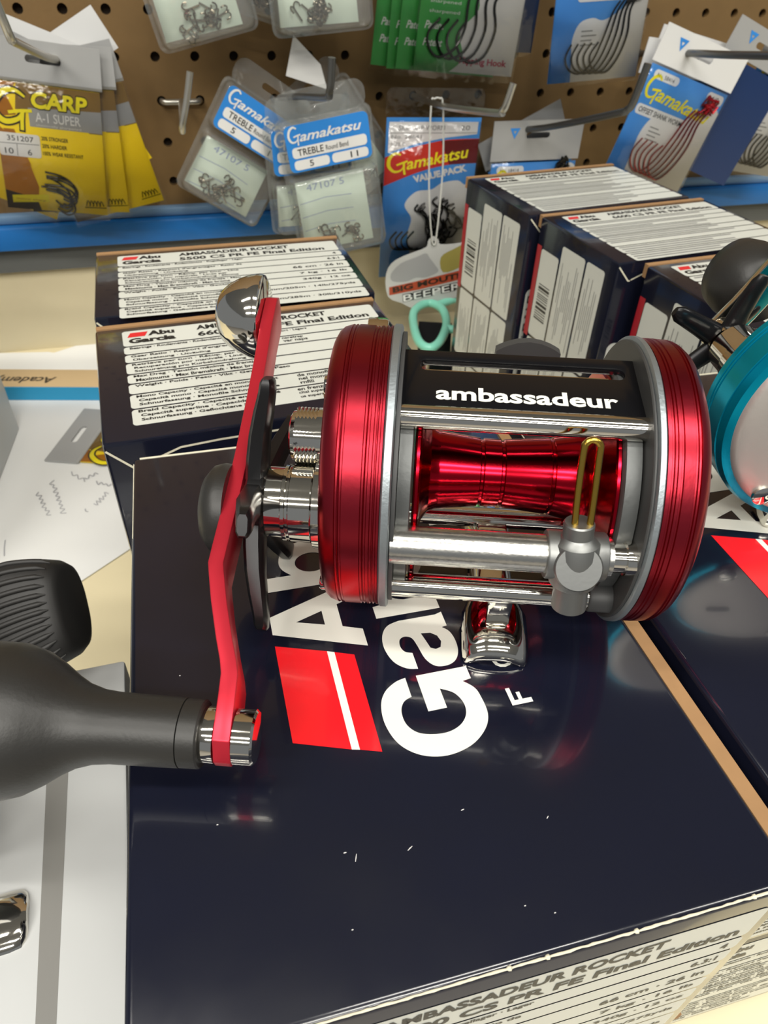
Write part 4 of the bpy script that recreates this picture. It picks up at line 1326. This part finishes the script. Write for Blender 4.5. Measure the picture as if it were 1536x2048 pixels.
def worm_pack(name, label, a, d, z, ang, group, W=70, H=112, hdr=20, card=None, hook=None, title=None, front=True, base=0, logo=True, hs=1.0):
    """blue carded hook pack: header with slot, card with white cloud, hooks, clear bag; origin at the slot"""
    t = hang(name, label, a, d, z, ang, group)
    x0, x1 = -W / 2, W / 2
    slot_header(t, x0, x1, -hdr + 9, 10, M_HEADERW if base == 0 else M_HEADER)
    triangle_mark(t, XY.sub(0, 0, 0, 1, .75), x0 + 17, 2, 4.0)
    yb = -H + 10
    yt = -hdr + 7.5
    c = MB().poly(XY, [[(x0 + 1.5, yb + 2.5), (x1 - 1.5, yb + 2.5), (x1 - 1.5, yt), (x0 + 1.5, yt)]], h=.7, th=.6).build('insert_card', card or M_BLUEC, t, smooth=0)
    if front:
        cl = spline([(x0 + 18, yb + 2.5), (x0 + 17, yb + 18), (x0 + 16, yb + 32), (x0 + 20, yb + 43), (x0 + 29, yb + 46), (x0 + 37, yb + 44), (x0 + 48, yb + 50), (x1 - 8, yb + 62), (x1 - 1.5, yb + 60)], 4)
        cl = [(x, yb + 2.5 + (y - yb - 2.5) * hs) for x, y in cl]
        MB().poly(XY, [cl + [(x1 - 1.5, yb + 2.5)]], h=.78).build('white_cloud', M_WHITEC, c, smooth=0)
        ink = MB()
        for i in range(4):
            yy = yb + 38 * hs - i * 2.6
            ink.poly(XY, [ribbon([(x0 + 22, yy), (x0 + 30 + (i % 2) * 3, yy)], .7)], h=.86)
        ink.build('fine_print', M_GREYINK, c, smooth=0)
        if logo:
            gama_logo(c, XY.sub(x0 + 5, yt - 20, R(-3)), 0, 0, W - 12, 14, M_YINK, .95)
            f = MB()
            f.poly(XY, [rrect(x0 + 6, x0 + 28, yt - 7.5, yt - 2, 2.4)], h=.85)
            f.poly(XY, [rrect(x1 - 18, x1 - 3, yt - 8.5, yt - 2, 2.4)], h=.85)
            f.poly(XY, [rrect(x0 + 4, x1 - 22, yt - 30, yt - 23.5, 2.4)], h=.85)
            f.build('white_field', M_WHITEC, c, smooth=0)
            ink = MB()
            ink.text(XY, title or 'OFFSET SHANK WORM', x0 + 6.5, yt - 28.4, W - 34, 3.4, bold=.012, h=.95)
            ink.text(XY, '4/0', x1 - 14, yt - 7, 7, 3.2, h=.95)
            ink.text(XY, 'No. 58414', x0 + 9, yt - 6.2, 15, 2.4, h=.95)
            ink.build('lettering', M_INK, c, smooth=0)
        for i in range(5):
            sx = x1 - 10 - i * 3.2
            pts = spline([(sx, yb + 60 - i * .8), (sx - 4, yb + 50), (sx - 3.5 - i * 1.2, yb + 34), (sx - 8 - i * 1.5, yb + 18), (sx - 16 - i * 1.5, yb + 8 + i * .3), (sx - 26 - i * 1.2, yb + 12), (sx - 29 - i * 1.4, yb + 21), (sx - 24 - i * 1.8, yb + 30)], 4)
            MB().tube([(x, yb + (y - yb) * hs, 1.7 + .25 * i) for x, y in pts], .62, 6).build('fish_hook', hook or M_HOOK, t, smooth=60)
        kn = MB()
        rs_ = random.Random(int(a))
        for i in range(7):
            kn.tube([(x1 - 14 + rs_.uniform(-6, 8), yb + 60 * hs + rs_.uniform(-4, 8), 2 + rs_.uniform(0, 2)) for k in range(4)], .9, 5)
        kn.build('hook_eyes', hook or M_HOOK, t, smooth=60)
    if front or base == 0:
        bag(t, x0, x1, yb, yt + .5, 3.0 if front else 1.2)
    return t


WG = 'blue hook packs on the pegboard'
worm_pack('hook_pack', 'blue pack hanging at the top, black worm hooks on a white cloud', 128, 60, 283, 3.5, WG, W=69, H=107, title='OUTDOOR WORM', logo=False, hs=.82)
t = [o for o in bpy.data.objects if o.name.startswith('hook_pack') and o.get('label', '').startswith('blue pack hanging at the top')][0]
q = MB().poly(XY, [rrect(-18, 29, -50, -41.5, 2.5)], h=.95).build('white_field', M_WHITEC, t, smooth=0)
MB().text(XY, 'OUTDOOR WORM', -14, -48.2, 38, 4.6, bold=.012, shear=.15, h=1.1).build('lettering', M_INK, q, smooth=0)
# the red hook pack and its neighbours
worm_pack('hook_pack', 'blue pack with dark red hooks hanging askew on the dark hook', 208, 72, 203, -17, WG, W=73, H=96, hdr=21, hook=M_HOOKRED)
worm_pack('hook_pack', 'blue pack directly behind the red hook pack, white header showing left', 205, 60, 200, -6, WG, W=70, H=92, hook=M_HOOK, front=False)
worm_pack('hook_pack', 'blue pack third in the red hook pile, header fanned to the right', 218, 52, 203, -12, WG, W=70, H=92, front=False)
worm_pack('hook_pack', 'dark blue pack edge just right of the red hook pile', 266, 62, 206, -20, WG, W=66, H=98, card=M_BLUEDK, front=False, base=1)
worm_pack('hook_pack', 'blue pack at the right edge with black hooks at its bottom', 304, 56, 206, -9, WG, W=70, H=98, base=1)
worm_pack('hook_pack', 'blue pack at the far right behind the edge pack', 316, 48, 210, -14, WG, W=70, H=98, base=1, front=False)
# small packs behind the right-hand boxes
worm_pack('hook_pack', 'grey headed blue pack behind the farthest right-hand box', 112, 36, 150, 0, WG, W=72, H=92, hdr=26, base=1, title='WORM OFFSET')
worm_pack('hook_pack', 'silver header tilted behind the grey headed blue pack', 104, 26, 148, 25, WG, W=68, H=80, front=False, base=1)

# green fan at the top
GG = 'green flipping hook packs at the top'


def green_pack(label, a, d, z, ang, front):
    t = hang('hook_pack', label, a, d, z, ang, GG)
    slot_header(t, -35, 35, -11, 10, M_HEADER)
    c = MB().poly(XY, [[(-34, -108), (34, -108), (34, -13), (-34, -13)]], h=.7, th=.6).build('insert_card', M_GREEN, t, smooth=0)
    if front:
        cl = spline([(-10, -108), (-2, -100), (-6, -86), (4, -74), (2, -62), (8, -50), (20, -46), (34, -48)], 5)
        MB().poly(XY, [cl + [(34, -108)]], h=.78).build('white_cloud', M_WHITEC, c, smooth=0)
        ink = MB()
        for i in range(4):
            ink.text(XY, 'sharpened', -28, -63 - i * 5, 20, 2.2, h=.9)
        ink.build('fine_print', M_WHITEC, c, smooth=0)
        MB().text(XY, 'Flipping Hook', -4, -104, 33, 4.8, bold=.03, h=.95).build('lettering', M_PINK, c, smooth=0)
        for i in range(4):
            sx = 22 - i * 6
            pts = spline([(sx + 6, -58), (sx - 6, -66), (sx - 8, -72), (sx - 5 - i, -84), (sx - 10 - i, -98 + i), (sx - 20 - i, -102 + i * .6), (sx - 28 - i * .6, -96), (sx - 30 - i * .6, -88), (sx - 25, -80)], 4)
            MB().tube([(x, y, 1.7 + .3 * i) for x, y in pts], .8, 6).build('fish_hook', M_HOOK, t, smooth=60)
    ink = MB()
    for i, tx in enumerate(('Patent', 'Patent')):
        ink.text(XY, tx, -30, -86 - i * 9, 13, 4.2, bold=.02, shear=.3, h=.9)
    ink.build('lettering', M_WHITEC, c, smooth=0)
    bag(t, -35.5, 35.5, -112, -12, 2.6 if front else 1.0)
    return t


green_pack('green pack in front of the fan with white cloud and black hooks', 47, 62, 302, -4.5, True)
green_pack('green pack second from front in the fan', 38, 55, 301, -5, False)
green_pack('green pack third from front in the fan', 31.5, 50, 301, -4, False)
green_pack('rearmost green pack, farthest left in the fan', 26, 45, 301, -6, False)
worm_pack('hook_pack', 'dark blue pack edge between the green and worm packs', 62, 50, 296, -2, WG, W=66, H=104, card=M_BLUEDK, front=False)

# value pack
t = hang('value_pack', 'large blue value pack under a red banner with black hooks', 30, 38, 170, -1.5, None)
MB().poly(XY, [rrect(-36, 36, -9, 12, 5), rrect(-10, 10, -1.5, 2.5, 1.9)], h=.4, th=.3).build('clear_header', M_BAG, t, smooth=0)
c = MB().poly(XY, [[(-35, -118), (35, -118), (35, -6), (-35, -6)]], h=.7, th=.6).build('insert_card', M_BLUEC, t, smooth=0)
VP = Plane((0, -1.7, 0), (1, 0, 0), (0, .74, 0))
MB().poly(VP, [[(-33, -36), (-33, -9.5), (33, -9.5), (33, -20), (10, -23), (-12, -28)]], h=.76).build('white_field', M_WHITEC, c, smooth=0)
ban = spline([(-35, -40), (-15, -31.5), (10, -25), (35, -24)], 5)
ban2 = spline([(35, -46), (12, -47.5), (-10, -54), (-35, -66)], 5)
MB().poly(VP, [ban + ban2], h=.82).build('red_banner', M_REDP, c, smooth=0)
MB().poly(VP, [[(6, -25.9), (35, -24.3), (35, -45.8), (14, -47)]], h=.86).build('red_banner', M_MAROON, c, smooth=0)
gama_logo(c, VP.sub(-30, -56, R(13)), 0, 0, 62, 17, M_YINK, 1.0)
MB().text(VP.sub(-12, -63.5, R(14)), 'VALUE PACK', 0, 0, 42, 6.6, bold=.055, h=.98).build('lettering', M_WHITEC, c, smooth=0)
ink = MB()
ink.text(VP, 'SKIP GAP WORM', -26, -16.5, 34, 4, h=.95)
ink.text(VP, '20', 20, -16.5, 7, 4, h=.95)
ink.text(VP, 'No. 28641', -31, -23.5, 22, 3, h=.95)
ink.text(VP, 'SIZE 8', -31, -30, 10, 3, h=.95)
ink.poly(VP, [ribbon([(-33, -18.8), (33, -18.8)], .4)], h=.95)
ink.build('lettering', M_GREYINK, c, smooth=0)
cl = spline([(-8, -148), (-14, -116), (-12, -98), (-18, -84), (-10, -72), (2, -70), (10, -64), (22, -62), (28, -66), (35, -64)], 5)
MB().poly(VP, [cl + [(35, -148)]], h=.8).build('white_cloud', M_WHITEC, c, smooth=0)
rs_ = random.Random(11)
for i in range(14):
    o2 = VP.sub(9 + rs_.gauss(0, 6), -102 + rs_.gauss(0, 7), R(rs_.uniform(-25, 25)))
    pts = [o2.p(x, y, 1.8 + .25 * i) for x, y in spline([(-3, 18), (-7, 14), (-2, 6), (-1, -6), (4, -14), (10, -12), (11, -4)], 4)]
    MB().tube(pts, .75, 6).build('fish_hook', M_HOOK, t, smooth=60)
for i in range(4):
    pts = [(x - 26 + i * 4.5, y - 93, 1.6 + .2 * i) for x, y in spline([(3, 10), (-2, 4), (0, -2), (6, -4), (12, -3)], 4)]
    MB().tube(pts, .7, 6).build('fish_hook', M_HOOK, t, smooth=60)
bag(t, -36, 36, -121, -8, 5.5)

# swing tag hung on a clear strap in front of the value pack
tg = hang('swing_tag', 'grey fish shaped swing tag on a clear strap before the value pack', 31, 52, 72, 4, None, 'tag')
out = spline([(-38, -9), (-30, 1), (-10, 6), (-5, 8), (-4, 12), (0, 15), (4, 12), (6, 8), (22, 7), (33, 10), (36, -2), (35, -22), (34, -34), (14, -37), (-8, -38), (-12, -43), (-17, -40), (-22, -37), (-26, -34), (-37, -27)], 3, True)
b_ = MB().poly(XY, [out, ell(0, 9.8, 1.9, 1.9, 14)], h=.6, th=.6).build('tag_board', M_TAG, tg, smooth=0)
MB().poly(XY, [spline([(-34, -9), (-26, -2), (-14, 1), (-6, 3), (-3, -1), (2, -8), (4, -13), (-6, -16), (-14, -15), (-22, -17), (-33, -15)], 3, True)], h=.7).build('fish_print', M_FISH, b_, smooth=0)
MB().poly(XY, [spline([(6, -2), (16, 3), (32, 7), (32, -6), (22, -12), (8, -14)], 3, True)], h=.7).build('lure_print', M_OLIVE, b_, smooth=0)
MB().poly(XY, [[(-36, -26), (-36, -19.5), (-14, -18), (32, -13.5), (32, -21), (-12, -25)]], h=.74).build('red_band', M_BRICK, b_, smooth=0)
MB().text(XY.sub(-33, -24.6, R(4)), 'BIG MOUTH', 0, 0, 60, 4.6, bold=.04, h=.84).build('lettering', M_DKBROWN, b_, smooth=0)
MB().text(XY.sub(-25, -33.6, R(4)), 'BEEPERS', 0, 0, 57, 6.8, bold=.10, h=.8).build('lettering', M_INK, b_, smooth=0)
MB().text(XY.sub(-24.6, -33.2, R(4)), 'BEEPERS', 0, 0, 55, 5.8, bold=.01, h=.88).build('lettering', M_WHITEC, b_, smooth=0)
st = [(-3.5, 103, 4), (-4.5, 60, 3), (-3.2, 30, 2), (-1.2, 12, 1.5), (0, 9.0, 1.5), (1.6, 12, 1.5), (4.5, 40, 2), (6.0, 70, 3), (4.8, 103, 4), (2.5, 107, 4), (-1, 107, 4)]
MB().tube(spline(st, 4, True), .65, 6).build('strap', M_STRAP, tg, smooth=60)
